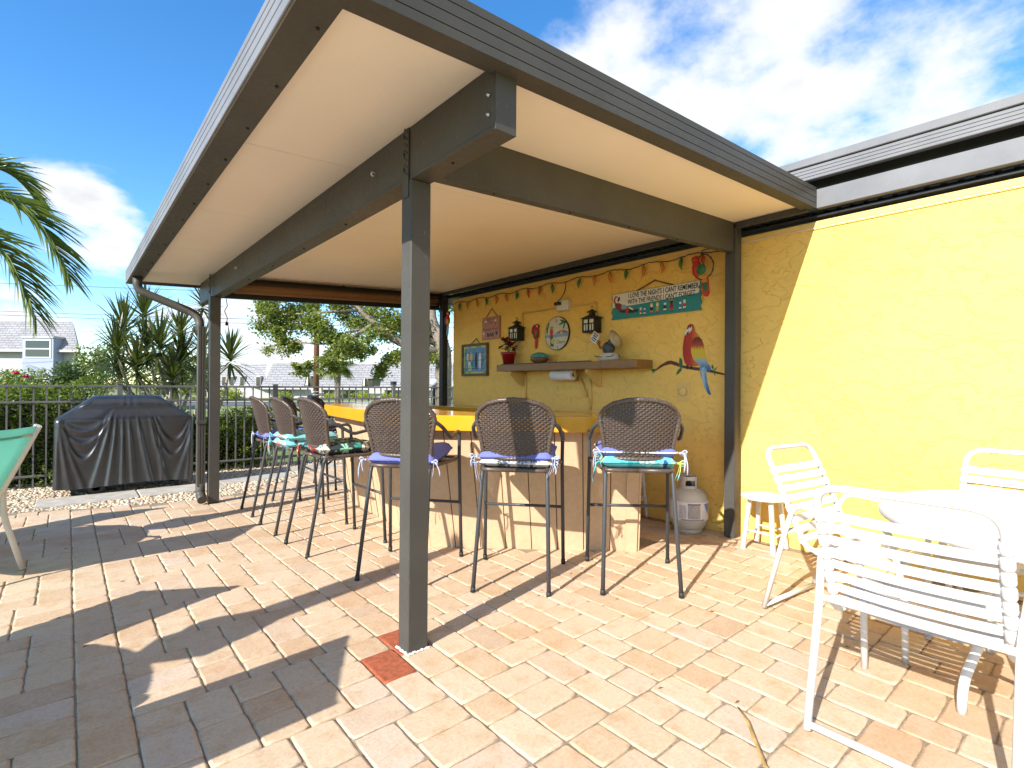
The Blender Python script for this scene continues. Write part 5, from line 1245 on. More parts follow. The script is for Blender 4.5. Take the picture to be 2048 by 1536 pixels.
# ---- two lantern wall lights
M_IRON = simple('black_iron', (0.016, 0.014, 0.013), 0.55); M_PANE = simple('frosted_cream_glass', (0.80, 0.77, 0.62), 0.35, var=0.08, nscale=30)
def lantern(label, y, z):
    o = wall_thing('wall_lantern', label, 'wall lamp', y, z, 0.0, 'black lantern lights on the wall')
    w_, d_ = 0.075, 0.112
    for x in (-w_, 0.0, w_): MB().box(x - 0.006, x + 0.006, 0.0, 0.135, d_ + 0.001, d_ + 0.011).build('bar', M_IRON, o)
    for yy in (0.0, 0.075, 0.125): MB().box(-w_ + 0.007, w_ - 0.007, yy, yy + 0.010, d_, d_ + 0.008).build('bar', M_IRON, o)
    for x in (-0.0375, 0.0375): MB().box(x - 0.003, x + 0.003, 0.011, 0.074, d_, d_ + 0.007).build('bar', M_IRON, o)
    for x in (-0.0375, 0.0375):
        for (ya, yb) in ((0.011, 0.074), (0.086, 0.124)): MB().box(x - 0.031, x + 0.031, ya, yb, d_ - 0.006, d_ - 0.001).build('pane', M_PANE, o)
    for s in (-1, 1): MB().box(s * w_ - 0.004, s * w_ + 0.004, -0.004, 0.139, 0.012, d_ - 0.001).build('side_plate', M_IRON, o)
    MB().box(-w_ - 0.004, w_ + 0.004, -0.012, -0.005, 0.0, d_ + 0.012).build('bottom_plate', M_IRON, o)
    m = MB(); b0 = [(-w_ - 0.03, 0.136, 0.0), (w_ + 0.03, 0.136, 0.0), (w_ + 0.03, 0.136, d_ + 0.022), (-w_ - 0.03, 0.136, d_ + 0.022)]; b1 = [(-0.025, 0.172, 0.04), (0.025, 0.172, 0.04), (0.025, 0.172, 0.085), (-0.025, 0.172, 0.085)]
    m.add(b0 + b1, [(0, 1, 2, 3), (4, 5, 6, 7), (0, 1, 5, 4), (1, 2, 6, 5), (2, 3, 7, 6), (3, 0, 4, 7)]); m.build('roof', M_IRON, o)
    m = MB(); m.box(-0.022, 0.022, 0.173, 0.198, 0.042, 0.083); m.build('cupola', M_IRON, o)
    m = MB(); b0 = [(-0.045, 0.199, 0.02), (0.045, 0.199, 0.02), (0.045, 0.199, 0.105), (-0.045, 0.199, 0.105)]; m.add(b0 + [(0, 0.232, 0.0625)], [(0, 1, 2, 3), (0, 1, 4), (1, 2, 4), (2, 3, 4), (3, 0, 4)]); m.build('cap', M_IRON, o)
    MB().tube([(0.016 * cos(2 * pi * k / 14), 0.245 + 0.016 * sin(2 * pi * k / 14), 0.0625) for k in range(14)], 0.003, 6, closed=True).build('ring', M_IRON, o)
    MB().box(-0.05, 0.05, 0.01, 0.125, 0.0005, 0.011).build('back_plate', M_IRON, o)
    return o
lantern('black wall lantern with cream panes above the poinsettia', 4.675, 1.756); lantern('black wall lantern with cream panes right of the oval plaque', 3.50, 1.762)
# dry palm leaf scrap on the paving
dl = thing('dry_leaf', 'thin dried tan palm leaf strip lying on the near pavers', 'leaf', (1.56, 0.98, 0.004), 0.0)
from_px = [(1.906, 0.917), (1.843, 0.85), (1.782, 0.80), (1.722, 0.756), (1.678, 0.718), (1.65, 0.69)]
MB().tube([(x - 1.56, y - 0.98, 0.005 + 0.006 * (i % 2)) for i, (x, y) in enumerate(from_px)], [0.002, 0.005, 0.006, 0.005, 0.006, 0.003], 6, flat=(0.4, 1.2)).build('blade', simple('dry_straw', (0.42, 0.27, 0.09), 0.8, var=0.3), dl)

lt = MB(); r = random.Random(77)
for k in range(60):
    x, y = r.uniform(-0.3, 3.6), r.uniform(0.6, 6.0)
    if side_of_bar(x, y) or in_view(x, y) is None: continue
    a = r.uniform(0, 6.3); l = r.uniform(0.006, 0.018); z = gz(y) + 0.0025; c_, s_ = cos(a), sin(a)
    lt.add([(x - l * c_, y - l * s_, z), (x - 0.3 * l * s_, y + 0.3 * l * c_, z + 0.003), (x + l * c_, y + l * s_, z + 0.001), (x + 0.3 * l * s_, y - 0.3 * l * c_, z + 0.003)], [(0, 1, 2, 3)])
o = stuff(lt.build('leaf_litter', simple('brown_litter', (0.14, 0.08, 0.035), 0.9, var=0.5, nscale=60))); tag(o, 'scattered tiny brown leaf bits on the pavers', 'leaf litter')
# ================================================================== covered grill
def vinyl():
    t = NT('black_vinyl_cover'); w = t.wpos(); n = t.noise(w, 6, 4)
    t.color(t.ramp(n, [(0.3, (0.012, 0.0125, 0.015)), (0.7, (0.020, 0.021, 0.025))])); t.set(t.ramp(n, [(0.3, 0.28), (0.7, 0.38)]), spec=0.9)
    t.bump(t.noise(w, 35, 5, 0.6), 0.12, 0.006); return t.m
gr = thing('covered_grill', 'barbecue grill under a shiny black vinyl cover by the fence', 'grill', (0.555, 7.95, gz(7.8)))
def cover_mesh():
    """draped cover: hood on top, wide shoulders, skirt with hanging folds. local origin at the ground under the middle"""
    z0 = 0.0
    def ring(hw, hd, z, n=300, rr=0.06, cy=0.0):
        pts = []; per = []
        # start at front left corner and go round: front, right, back, left
        cs = [(-hw, -hd), (hw, -hd), (hw, hd), (-hw, hd)]
        segs = [2 * hw, 2 * hd, 2 * hw, 2 * hd]; L_ = sum(segs)
        fr = [0.40, 0.10, 0.40, 0.10]; out = []
        for k in range(n):
            u = k / n; acc = 0
            for i in range(4):
                if u < acc + fr[i] or i == 3:
                    t = (u - acc) / fr[i]; a, b = cs[i], cs[(i + 1) % 4]; x = a[0] + (b[0] - a[0]) * t; y = a[1] + (b[1] - a[1]) * t; break
                acc += fr[i]
            # round the corners
            ax, ay = max(0, abs(x) - (hw - rr)), max(0, abs(y) - (hd - rr)); q = hypot(ax, ay)
            if q > rr and q > 0: s_ = rr / q; x = math.copysign(hw - rr + ax * s_, x) if ax > 0 else x; y = math.copysign(hd - rr + ay * s_, y) if ay > 0 else y
            out.append((x, y + cy, z))
        return out
    L_ = [(0.325, 0.10, 1.140, 0.02), (0.336, 0.145, 1.128, 0.0), (0.395, 0.18, 1.075, -0.01), (0.455, 0.210, 1.028, -0.015), (0.468, 0.198, 1.020, -0.010), (0.505, 0.212, 0.985, -0.01), (0.55, 0.240, 0.955, -0.005), (0.605, 0.272, 0.915, 0), (0.650, 0.295, 0.885, 0), (0.672, 0.305, 0.860, 0)]
    for i in range(1, 31):
        t = i / 30; L_.append((0.672 + 0.004 * sin(t * 3), 0.305 + 0.012 * t, 0.860 - 0.762 * t, 0.0))
    rows = []
    anchors = [(-0.64, 0.86, 1.0), (-0.16, 0.955, 1.0), (0.20, 0.955, 1.0), (0.645, 0.87, 1.0), (-0.30, 1.02, 0.4), (0.31, 1.02, 0.4)]
    RIDGES = [(-0.64, 0.87, -0.655, 0.022, 0.02), (-0.63, 0.86, -0.53, 0.030, 0.022), (-0.60, 0.80, -0.42, 0.022, 0.022), (-0.16, 0.95, -0.33, 0.026, 0.022), (-0.12, 0.93, -0.19, 0.030, 0.018), (-0.06, 0.92, -0.06, 0.030, 0.016), (0.0, 0.90, 0.05, 0.026, 0.020), (0.08, 0.93, 0.22, 0.030, 0.020), (0.20, 0.94, 0.38, 0.024, 0.020), (0.30, 0.80, 0.33, 0.016, 0.014), (0.645, 0.86, 0.60, 0.028, 0.024), (0.63, 0.70, 0.50, 0.022, 0.026)]
    for ri, (hw, hd, z, cy) in enumerate(L_):
        row = ring(hw, hd, z, cy=cy); new = []
        for (x, y, zz) in row:
            d = 0.0
            front = 1.0 if y < -hd + 0.12 + cy else 0.35
            if ri >= 6:
                for (ax_, az_, bx_, amp, wd_) in RIDGES:
                    if z < az_:
                        q = (az_ - z) / (az_ - 0.10); xc = ax_ + (bx_ - ax_) * q ** 1.25; ww = wd_ * (0.6 + 1.0 * q)
                        d += amp * min(1.0, q * 3.0) * (math.exp(-((x - xc) / ww) ** 2) - 0.35 * math.exp(-((x - xc) / (2.4 * ww)) ** 2))
                for (xa, xb, za, zb_, dep) in ((-0.63, -0.15, 0.86, 0.93, 0.16), (-0.64, -0.16, 0.845, 0.90, 0.28), (-0.60, -0.22, 0.84, 0.86, 0.44), (0.22, 0.65, 0.93, 0.86, 0.50), (0.25, 0.63, 0.90, 0.84, 0.30)):
                    if xa < x < xb:
                        u = (x - xa) / (xb - xa); sag = 4 * u * (1 - u); zc = za + (zb_ - za) * u - dep * sag; dd = (z - zc) / 0.022
                        d += 0.020 * sag ** 0.5 * (math.exp(-dd * dd) - 0.6 * math.exp(-((z - zc - 0.06) / 0.045) ** 2))
            elif 1 <= ri <= 3:
                d += 0.005 * sin(x * 55 + 3 * sin(x * 17)) * (1 - ri * 0.2)
            ny = -1 if y < cy else 1
            if abs(y - cy) > hd - 0.035: y += ny * d * front
            else: x += (1 if x > 0 else -1) * d * 0.7
            new.append((x, y, zz + (0.012 * sin(x * 6 + 1) if ri == len(L_) - 1 else 0)))
        rows.append(new)
    m = MB(); m.grid(rows, closed_u=True)
    n = len(rows[0]); c = len(m.v); m.v.append((0, 0.02, 1.146))
    for k in range(n): m.f.append((k, (k + 1) % n, c)); m.sm.append(True)
    return m
import math
cv = cover_mesh().build('cover', vinyl(), gr); cv.location = (0, 0, 0.0)
ss = cv.modifiers.new('smooth', 'SUBSURF'); ss.levels = 1; ss.render_levels = 1
for x, y in ((-0.30, -0.28), (0.52, 0.2), (-0.52, 0.2)):
    w_ = MB(); w_.lathe([(0.04, -0.02), (0.08, -0.022), (0.085, -0.012), (0.085, 0.012), (0.08, 0.022), (0.04, 0.02), (0.04, -0.02)], 22, (x, y, 0.086), 'y'); w_.build('wheel', P_BLACK, gr)
for x in (-0.5, 0.5):
    for y in (-0.2, 0.22): MB().box(x - 0.02, x + 0.02, y - 0.02, y + 0.02, 0.0, 0.5).build('leg', P_BLACK, gr)
MB().tube([(-0.30, -0.255, 0.086), (-0.30, 0.2, 0.086), (-0.5, 0.2, 0.086)], 0.012, 6).build('axle', P_BLACK, gr)

# ================================================================== metal fence
M_FENCE = bronze('fence_bronze', (0.15, 0.145, 0.138), 0.45)
fn = thing('picket_fence', 'bronze metal picket fence running behind the grill and bar', 'fence', (0, 8.7, 0))
FX0, FX1 = -1.62, 6.3
for z0, z1 in ((1.143, 1.172), (0.945, 0.972), (0.030, 0.057)): MB().box(FX0, FX1, -0.018, 0.018, z0, z1, bev=0.003).build('rail', M_FENCE, fn)
pm = MB().box(-0.0085, 0.0085, -0.0085, 0.0085, -0.10, 1.142).mesh('picket'); pm.materials.append(M_FENCE)
k = 0; x = -0.558 - 0.1190 * 8
while x < FX1:
    if min(abs(x - p) for p in (0.53, 2.507, 4.574)) > 0.045:
        o = link('picket', pm, None, fn); o.location = (x, 0, 0)
    x += 0.1190
for x in (-1.45, 0.53, 2.507, 4.574):
    p_ = MB().box(x - 0.03, x + 0.03, -0.03, 0.03, -0.14, 1.185, bev=0.003).build('post', M_FENCE, fn); MB().prism([(x - 0.035, -0.035), (x + 0.035, -0.035), (x + 0.035, 0.035), (x - 0.035, 0.035)], 1.186, 1.20, 'z').build('post_cap', M_FENCE, p_)
MB().box(4.53, 4.62, -0.045, 0.045, 1.202, 1.27, bev=0.01).build('gate_latch_box', M_BLACK, fn)

# ================================================================== foliage helpers
def leaf_mat(name, lo, hi, trans=0.35, rough=0.5, scale=3.0):
    t = NT(name); a = t.N('Attribute'); a.attribute_name = 'tone'; n = t.noise(t.wpos(), scale, 4)
    f = t.math('ADD', t.math('MULTIPLY', a.outputs['Fac'], 0.7), t.math('MULTIPLY', n, 0.3)); c = t.ramp(f, [(0.1, lo), (0.9, hi)])
    t.color(c); t.set(rough, spec=0.35)
    tr = t.N('BsdfTranslucent'); t.L(t.mix(0.6, c, (0.30, 0.42, 0.05)), tr.inputs[0]); mx = t.N('MixShader'); mx.inputs[0].default_value = trans
    t.L(t.b.outputs[0], mx.inputs[1]); t.L(tr.outputs[0], mx.inputs[2]); t.L(mx.outputs[0], t.out.inputs[0]); return t.m
class LB(MB):
    """leaves with a tone per leaf"""
    def __init__(s): super().__init__(); s.t = []
    def leaf(s, c, d, up, ln, wd, tone, fold=0.15):
        d = d.normalized(); sd = d.cross(up)
        if sd.length < 1e-4: sd = d.cross(Vector((1, 0, 0.1)))
        sd = sd.normalized() * wd / 2; nn = sd.cross(d).normalized()
        s.add([c, c + d * ln * 0.45 + sd + nn * fold * wd, c + d * ln, c + d * ln * 0.45 - sd + nn * fold * wd], [(0, 1, 2), (0, 2, 3)]); s.t += [tone] * 4
    def blade(s, c, d, ln, wd, droop, tone, n=4, up=Vector((0, 0, 1)), wn=None):
        """long tapering sword leaf"""
        d = d.normalized(); sd = d.cross(up if wn is None else wn)
        if sd.length < 1e-3: sd = d.cross(Vector((1, 0, 0)))
        sd = sd.normalized(); base = len(s.v); vs = []
        for i in range(n + 1):
            t = i / n; p = c + d * ln * t - up * droop * ln * t * t; w = wd * (0.55 + 1.2 * t) * (1 - t) ** 0.75 / 1.05 if i < n else 0.0
            w = max(w, 0.0006); vs += [p + sd * w / 2, p - sd * w / 2]
        s.add(vs, [(2 * i, 2 * i + 1, 2 * i + 3, 2 * i + 2) for i in range(n)], False); s.t += [tone] * len(vs)
    def done(s, name, mat, par=None):
        o = s.build(name, mat, par, fix=False); at = o.data.attributes.new('tone', 'FLOAT', 'POINT'); at.data.foreach_set('value', s.t); return o
def rdir(r, zlo=-1, zhi=1):
    a = r.uniform(0, 2 * pi); z = r.uniform(zlo, zhi); q = sqrt(max(0, 1 - z * z)); return Vector((q * cos(a), q * sin(a), z))
M_BARK = simple('grey_bark', (0.20, 0.165, 0.125), 0.9, var=0.35, nscale=14, bump=0.8, bscale=45)
L_HEDGE = leaf_mat('hedge_leaf', (0.035, 0.075, 0.014), (0.27, 0.34, 0.05), 0.35, 0.4)
L_TREE = leaf_mat('tree_leaf', (0.05, 0.085, 0.02), (0.33, 0.36, 0.07), 0.40, 0.4, 1.2)
L_DRAC = leaf_mat('dracaena_leaf', (0.010, 0.022, 0.010), (0.12, 0.13, 0.035), 0.18, 0.32, 1.5)
L_PALM = leaf_mat('palm_leaf', (0.032, 0.062, 0.014), (0.17, 0.215, 0.035), 0.35, 0.35, 1.5)
L_FAR = leaf_mat('far_leaf', (0.06, 0.10, 0.025), (0.24, 0.28, 0.06), 0.35, 0.5, 0.5)
L_LIME = leaf_mat('lime_shrub_leaf', (0.16, 0.22, 0.02), (0.42, 0.48, 0.05), 0.35, 0.5)
L_DARK = leaf_mat('dark_shrub_leaf', (0.015, 0.035, 0.012), (0.05, 0.10, 0.025), 0.25, 0.5)

# hedge behind the fence
def hedge(name, label, x0, x1, y0, y1, z0, z1, n, mat, seed, leaf=0.05, cat='hedge', parts=True):
    r = random.Random(seed); o = thing(name, label, cat, ((x0 + x1) / 2, (y0 + y1) / 2, z0)); cx, cy = (x0 + x1) / 2, (y0 + y1) / 2; L_ = LB()
    ph = [r.uniform(0, 6) for _ in range(4)]
    for k in range(n):
        x = r.uniform(x0, x1); u = r.random(); top = z1 - z0 + 0.10 * sin(x * 3.1 + ph[0]) + 0.06 * sin(x * 7.3 + ph[1]); z = top * (1 - (1 - u) ** 1.5 * 0.98) if r.random() < 0.6 else r.uniform(0.05, top)
        bulge = 0.10 * sin(x * 4.3 + z * 5 + ph[2]) + 0.07 * sin(x * 9.1 - z * 8 + ph[3])
        q = r.random(); y = y0 + (y1 - y0) * (q ** 2.2) + bulge * (1 - q); 
        d = rdir(r, -0.3, 1.0) + Vector((-0.3, -0.8, 0.2)); L_.leaf(Vector((x - cx, y - cy, z)), d, rdir(r), leaf * r.uniform(0.7, 1.35), leaf * 0.55 * r.uniform(0.8, 1.2), r.random() ** 1.3)
    L_.done('foliage', mat, o)
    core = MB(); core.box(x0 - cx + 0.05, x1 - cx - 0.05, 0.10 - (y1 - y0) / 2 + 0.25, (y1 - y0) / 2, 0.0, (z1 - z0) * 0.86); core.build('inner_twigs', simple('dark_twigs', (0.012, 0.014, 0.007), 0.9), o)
    for k in range(int((x1 - x0) / 0.35)):
        x = x0 + 0.2 + k * 0.35; MB().tube([(x - cx, 0.05 - 0.1, 0.0), (x - cx + 0.05, 0.0, 0.5)], 0.012, 5).build('stem', M_BARK, o)
    return o
hedge('hedge', 'leafy green hedge behind the fence, left of the grill', -1.7, 0.42, 8.80, 9.65, -0.15, 1.16, 9500, L_HEDGE, 1)
hedge('hedge', 'dense shaded hedge behind the fence, right of the far post', 0.6, 2.55, 8.82, 9.6, -0.15, 0.80, 7500, L_HEDGE, 2)

# dracaena clump
dr = thing('dracaena', 'tall multi-stemmed dracaena clump with spiky rosettes behind the grill', 'shrub', (1.55, 11.9, -0.2))
HEADS = [((0.83, 12.85, 2.30), 0.85), ((1.16, 12.83, 2.62), 0.80), ((1.32, 11.85, 1.92), 0.85), ((2.157, 12.6, 2.92), 0.55), ((2.35, 11.0, 1.72), 0.66), ((0.70, 12.2, 1.86), 0.75), ((0.98, 11.9, 1.52), 0.80), ((1.72, 12.2, 1.72), 0.80), ((1.75, 12.6, 2.25), 0.75), ((1.50, 11.6, 1.35), 0.7), ((0.75, 12.5, 1.35), 0.7), ((2.05, 12.0, 1.95), 0.65), ((1.95, 11.4, 1.35), 0.65), ((1.15, 12.3, 1.95), 0.7)]
r = random.Random(21); base = Vector((1.55, 11.9, -0.2))
for i, (h_, s_) in enumerate(HEADS):
    c0 = Vector(h_) - base; L_ = LB(); lean = Vector((c0.x, c0.y, 0)) * 0.25 + Vector((0, 0, 1))
    for k in range(74):
        t = k / 74; el = 1.45 - 2.05 * t + r.uniform(-0.12, 0.12); a = k * 2.39996 + r.uniform(-.2, .2); d = Vector((cos(a) * cos(el), sin(a) * cos(el), sin(el))) + lean * 0.12
        L_.blade(c0 + Vector((0, 0, 0.05 - 0.22 * t)), d, s_ * r.uniform(0.78, 1.02), 0.062, 0.08 + 0.22 * t, min(1, r.random() ** 1.6 * 0.8 + 0.3 * (1 - t) ** 2), 4)
    L_.done('leaf_rosette', L_DRAC, dr)
    b0 = Vector((r.uniform(-0.35, 0.35), r.uniform(-0.3, 0.3), 0.0)); mid = b0.lerp(c0, 0.5) + Vector((r.uniform(-.18, .18), r.uniform(-.15, .15), 0.0)); P = fillet([b0, mid, c0 + Vector((0, 0, -0.15))], 0.5, 6)
    MB().tube(P, [0.045 - 0.020 * q / (len(P) - 1) for q in range(len(P))], 7).build('stem', simple('pale_stem', (0.36, 0.31, 0.25), 0.8, var=0.2, nscale=20, bump=0.4), dr)

# overhanging coconut palm at the left
def palm_frond(L_, stalk, root, ctrl, tip, n, ln, seed, droop=0.5, tone0=0.3, wd=0.03, out=False):
    r = random.Random(seed); root, ctrl, tip = Vector(root), Vector(ctrl), Vector(tip); P = []
    for i in range(25):
        t = i / 24; P.append(root * (1 - t) ** 2 + ctrl * 2 * t * (1 - t) + tip * t * t)
    stalk.tube(P, [0.022 * (1 - 0.85 * i / 24) for i in range(25)], 6)
    for k in range(n):
        t = 0.10 + 0.90 * k / n; i = min(23, int(t * 24)); f = t * 24 - i; p = P[i].lerp(P[i + 1], f); tg = (P[i + 1] - P[i]).normalized(); sd = tg.cross(Vector((0, 0, 1))).normalized(); ow = sd.cross(tg) * (1 if out else 0)
        for s in (-1, 1):
            l = ln * (0.55 + 0.6 * sin(pi * min(1, t * 0.9 + 0.12))) * r.uniform(0.8, 1.15)
            if out: d = sd * s * 0.55 + tg * (0.9 + 0.3 * t) + ow * (0.62 - 0.2 * t) + rdir(r) * 0.16
            else: d = sd * s * 0.85 + tg * (0.55 + 0.5 * t) + Vector((0, 0, 0.10 - 0.55 * t)) + rdir(r) * 0.12
            L_.blade(p, d, l, wd * r.uniform(0.8, 1.2), droop * r.uniform(0.5, 1.3), min(1, max(0, tone0 + r.uniform(-0.3, 0.55))), 5, wn=(sd * s + Vector((0, 0, 0.5)) + rdir(r) * 0.5) if out else None)
pa = thing('coconut_palm', 'coconut palm whose drooping fronds enter at the upper left', 'palm tree', (-1.55, 9.15, -0.2)); pb = Vector((-1.55, 9.15, -0.2))
def PL(u, v, d):
    p = Vector((0, 0, CAMH)) + (_F2 + _R3 * ((u - 1024) / FPX) - _U3 * ((v - 768) / FPX)) * d; return p - pb
for i, (a, b, c, n, ln, tone) in enumerate(((PL(-190, 430, 6.3), PL(30, 300, 6.2), PL(140, 560, 6.1), 46, 0.62, 0.30), (PL(-190, 440, 6.3), PL(10, 420, 6.0), PL(72, 640, 5.9), 44, 0.58, 0.36), (PL(-190, 420, 6.4), PL(-20, 260, 6.9), PL(70, 400, 7.2), 40, 0.55, 0.22), (PL(-190, 430, 6.3), PL(-230, 300, 5.4), PL(-420, 420, 5.0), 40, 0.55, 0.3), (PL(-190, 430, 6.4), PL(-300, 250, 7.2), PL(-480, 330, 8.0), 40, 0.55, 0.3))):
    L_ = LB(); stk = MB(); palm_frond(L_, stk, a, b, c, int(n * 1.9), ln * 0.9, 60 + i, 0.42, tone, 0.034, True); fo = L_.done('frond', L_PALM, pa); stk.build('midrib', simple('frond_rib', (0.22, 0.24, 0.06), 0.5), fo)
tp = PL(-190, 440, 6.3); MB().tube(fillet([(0, 0, 0), (0.1, -0.05, 1.6), tuple(tp)], 0.6, 6), [0.14, 0.13, 0.125, 0.12, 0.115, 0.11, 0.11, 0.105, 0.10], 12).build('trunk', M_BARK, pa)

# ================================================================== tree crown seen under the roof
def crown_tree(name, label, base, limbs, clumps, nleaf, leaf, mat, seed, cat='tree', trunk_r=0.25):
    r = random.Random(seed); base = Vector(base); o = thing(name, label, cat, base); L_ = LB()
    for (c, rad, dens) in clumps:
        c = Vector(c) - base; n = int(nleaf * dens)
        sub = [(c + rdir(r) * rad * r.uniform(0.25, 0.95), rad * r.uniform(0.22, 0.42)) for _ in range(9)]
        for k in range(n):
            sc, sr = r.choice(sub); p = sc + Vector((r.gauss(0, 0.62), r.gauss(0, 0.62), r.gauss(0, 0.5))) * sr; d = rdir(r, -0.9, 0.6); L_.leaf(p, d, rdir(r), leaf * r.uniform(0.7, 1.3), leaf * 0.48, r.random())
    L_.done('crown', mat, o)
    w = MB()
    for (pts, r0, r1) in limbs:
        P = fillet([Vector(p) - base for p in pts], 0.8, 5); w.tube(P, [r0 + (r1 - r0) * i / (len(P) - 1) for i in range(len(P))], 8)
    w.build('trunk', M_BARK, o); return o
def at(u, v, d):
    return Vector((0, 0, CAMH)) + (_F2 + _R3 * ((u - 1024) / FPX) - _U3 * ((v - 768) / FPX)) * d
tb_ = at(885, 770, 14.5); tb_.z = -0.25
clumps = []
for (u, v, d, rad, dens) in ((545, 640, 13.5, 0.55, .8), (570, 690, 13.4, 0.45, .5), (600, 620, 14, 0.7, 1), (640, 660, 13.2, 0.65, 1), (690, 625, 14, 0.7, 1), (720, 690, 13.6, 0.5, .7), (690, 705, 13.0, 0.45, .6), (610, 735, 13.2, 0.28, .25), (660, 730, 13.0, 0.32, .35), (760, 650, 14.4, 0.75, .9), (790, 720, 14.0, 0.42, .5), (760, 740, 13.8, 0.25, .25), (830, 640, 14.5, 0.8, 1), (870, 700, 14.6, 0.55, .7), (840, 600, 15, 0.8, 1), (740, 590, 14.5, 0.9, 1.1), (620, 570, 14.2, 0.9, 1.1), (545, 590, 13.8, 0.6, .7), (920, 590, 15, 0.9, 1), (680, 500, 14.5, 1.2, 1), (820, 500, 15, 1.2, 1), (960, 570, 15.5, 0.9, .9), (520, 610, 13.8, 0.25, .2)): clumps.append((at(u, v, d), rad, dens))
limbs = [((tuple(tb_), tuple(at(888, 690, 14.5)), tuple(at(860, 640, 14.5)), tuple(at(880, 520, 14.8))), 0.24, 0.10), ((tuple(at(885, 705, 14.5)), tuple(at(800, 690, 14.2)), tuple(at(740, 640, 14.0)), tuple(at(700, 600, 14.0)), tuple(at(610, 560, 14.0))), 0.13, 0.04), ((tuple(at(880, 690, 14.5)), tuple(at(800, 655, 14.4)), tuple(at(740, 655, 14.0)), tuple(at(690, 665, 13.6))), 0.10, 0.03), ((tuple(at(750, 645, 14.0)), tuple(at(700, 680, 13.6)), tuple(at(640, 690, 13.2)), tuple(at(570, 680, 13.3))), 0.06, 0.015), ((tuple(at(720, 620, 14.0)), tuple(at(640, 625, 13.6)), tuple(at(560, 630, 13.5))), 0.05, 0.012), ((tuple(at(870, 600, 14.5)), tuple(at(760, 560, 14.5)), tuple(at(680, 510, 14.5))), 0.09, 0.02)]
crown_tree('shade_tree', 'broad leafy tree with bare limbs seen under the roof', tb_, limbs, clumps, 2300, 0.098, L_TREE, 5)
# lighter trees and shrubs behind the dracaena and fence
def bush(name, label, u, v, d, rad, n, leaf, mat, seed, cat='shrub', k=3, flat_=0.7, zb=None):
    r = random.Random(seed); c = at(u, v, d); zb = far_z(d) if zb is None else zb; base = Vector((c.x, c.y, zb)); o = thing(name, label, cat, base); L_ = LB(); h_ = c.z - zb
    subs = [(Vector((max(-1, min(1, r.gauss(0, .5))) * rad, max(-1, min(1, r.gauss(0, .5))) * rad, h_ + r.uniform(-0.6, 0.35) * rad * flat_)), rad * r.uniform(0.35, 0.6)) for _ in range(7 * k)]
    for q in range(n):
        sc, sr = r.choice(subs); p = sc + rdir(r) * sr * r.random() ** 0.4; p.z = max(0.03, p.z); L_.leaf(p, rdir(r, -0.5, 1), rdir(r), leaf * r.uniform(.7, 1.3), leaf * .5, r.random())
    L_.done('foliage', mat, o)
    for q in range(3): MB().tube([(0.05 * q - .05, 0.04 * q, 0), (r.uniform(-.3, .3) * rad, r.uniform(-.3, .3) * rad, h_)], [0.03, 0.012], 6).build('stem', M_BARK, o)
    return o
bush('garden_tree', 'pale yellow-green garden tree behind the dracaena', 340, 735, 17, 1.0, 2600, 0.15, L_FAR, 31, 'tree', 4, 1.2)
bush('garden_tree', 'feathery pale tree just left of the dracaena crown', 200, 715, 17, 0.5, 1200, 0.12, L_FAR, 32, 'tree', 3, 1.5)
bush('shrub', 'dark rounded shrub between the house and dracaena', 172, 752, 13, 0.62, 3500, 0.07, L_DARK, 33)
bush('shrub', 'green flowering oleander behind the hedge at the left', 35, 775, 12.5, 0.7, 3500, 0.085, L_HEDGE, 34)
bush('shrub', 'green shrub behind the hedge beside the areca palm', 100, 790, 12.0, 0.5, 1800, 0.08, L_HEDGE, 35)
for i, (u, v, lab) in enumerate(((32, 748, 'left of the two'), (52, 755, 'right of the two'))):
    c = at(u, v, 12.0); o = thing('oleander_bloom', 'small pink oleander flower cluster above the hedge, ' + lab, 'flower', c, 0, 'pink oleander flowers'); L_ = LB(); r = random.Random(70 + i)
    for q in range(45): L_.leaf(rdir(r, -.2, 1) * 0.03, rdir(r, -.1, 1), rdir(r), 0.065, 0.05, r.random())
    L_.done('petals', simple('pink_petal', (0.60, 0.07, 0.14), 0.6), o); MB().tube([(0, 0, 0), (0.02, 0, -0.5)], 0.007, 5).build('stalk', P_GREEN, o)
ap = thing('areca_palm', 'small bright areca palm above the fence at the left', 'palm', at(132, 800, 13)); ab = at(132, 800, 13)
for k in range(11):
    a = k * 0.571; L_ = LB(); stk = MB(); palm_frond(L_, stk, (0, 0, 0), (0.28 * cos(a), 0.28 * sin(a), 0.75), (0.75 * cos(a), 0.75 * sin(a), 0.72 + 0.2 * sin(3 * a)), 22, 0.30, 90 + k, 0.4, 0.65, 0.024); f_ = L_.done('frond', L_FAR, ap); stk.build('midrib', simple('frond_rib', (0.22, 0.24, 0.06), 0.5), f_)
MB().tube([(0, 0, ab.z * 0 - (ab.z + 0.25)), (0, 0, 0.0)], 0.05, 8).build('trunk', M_BARK, ap)

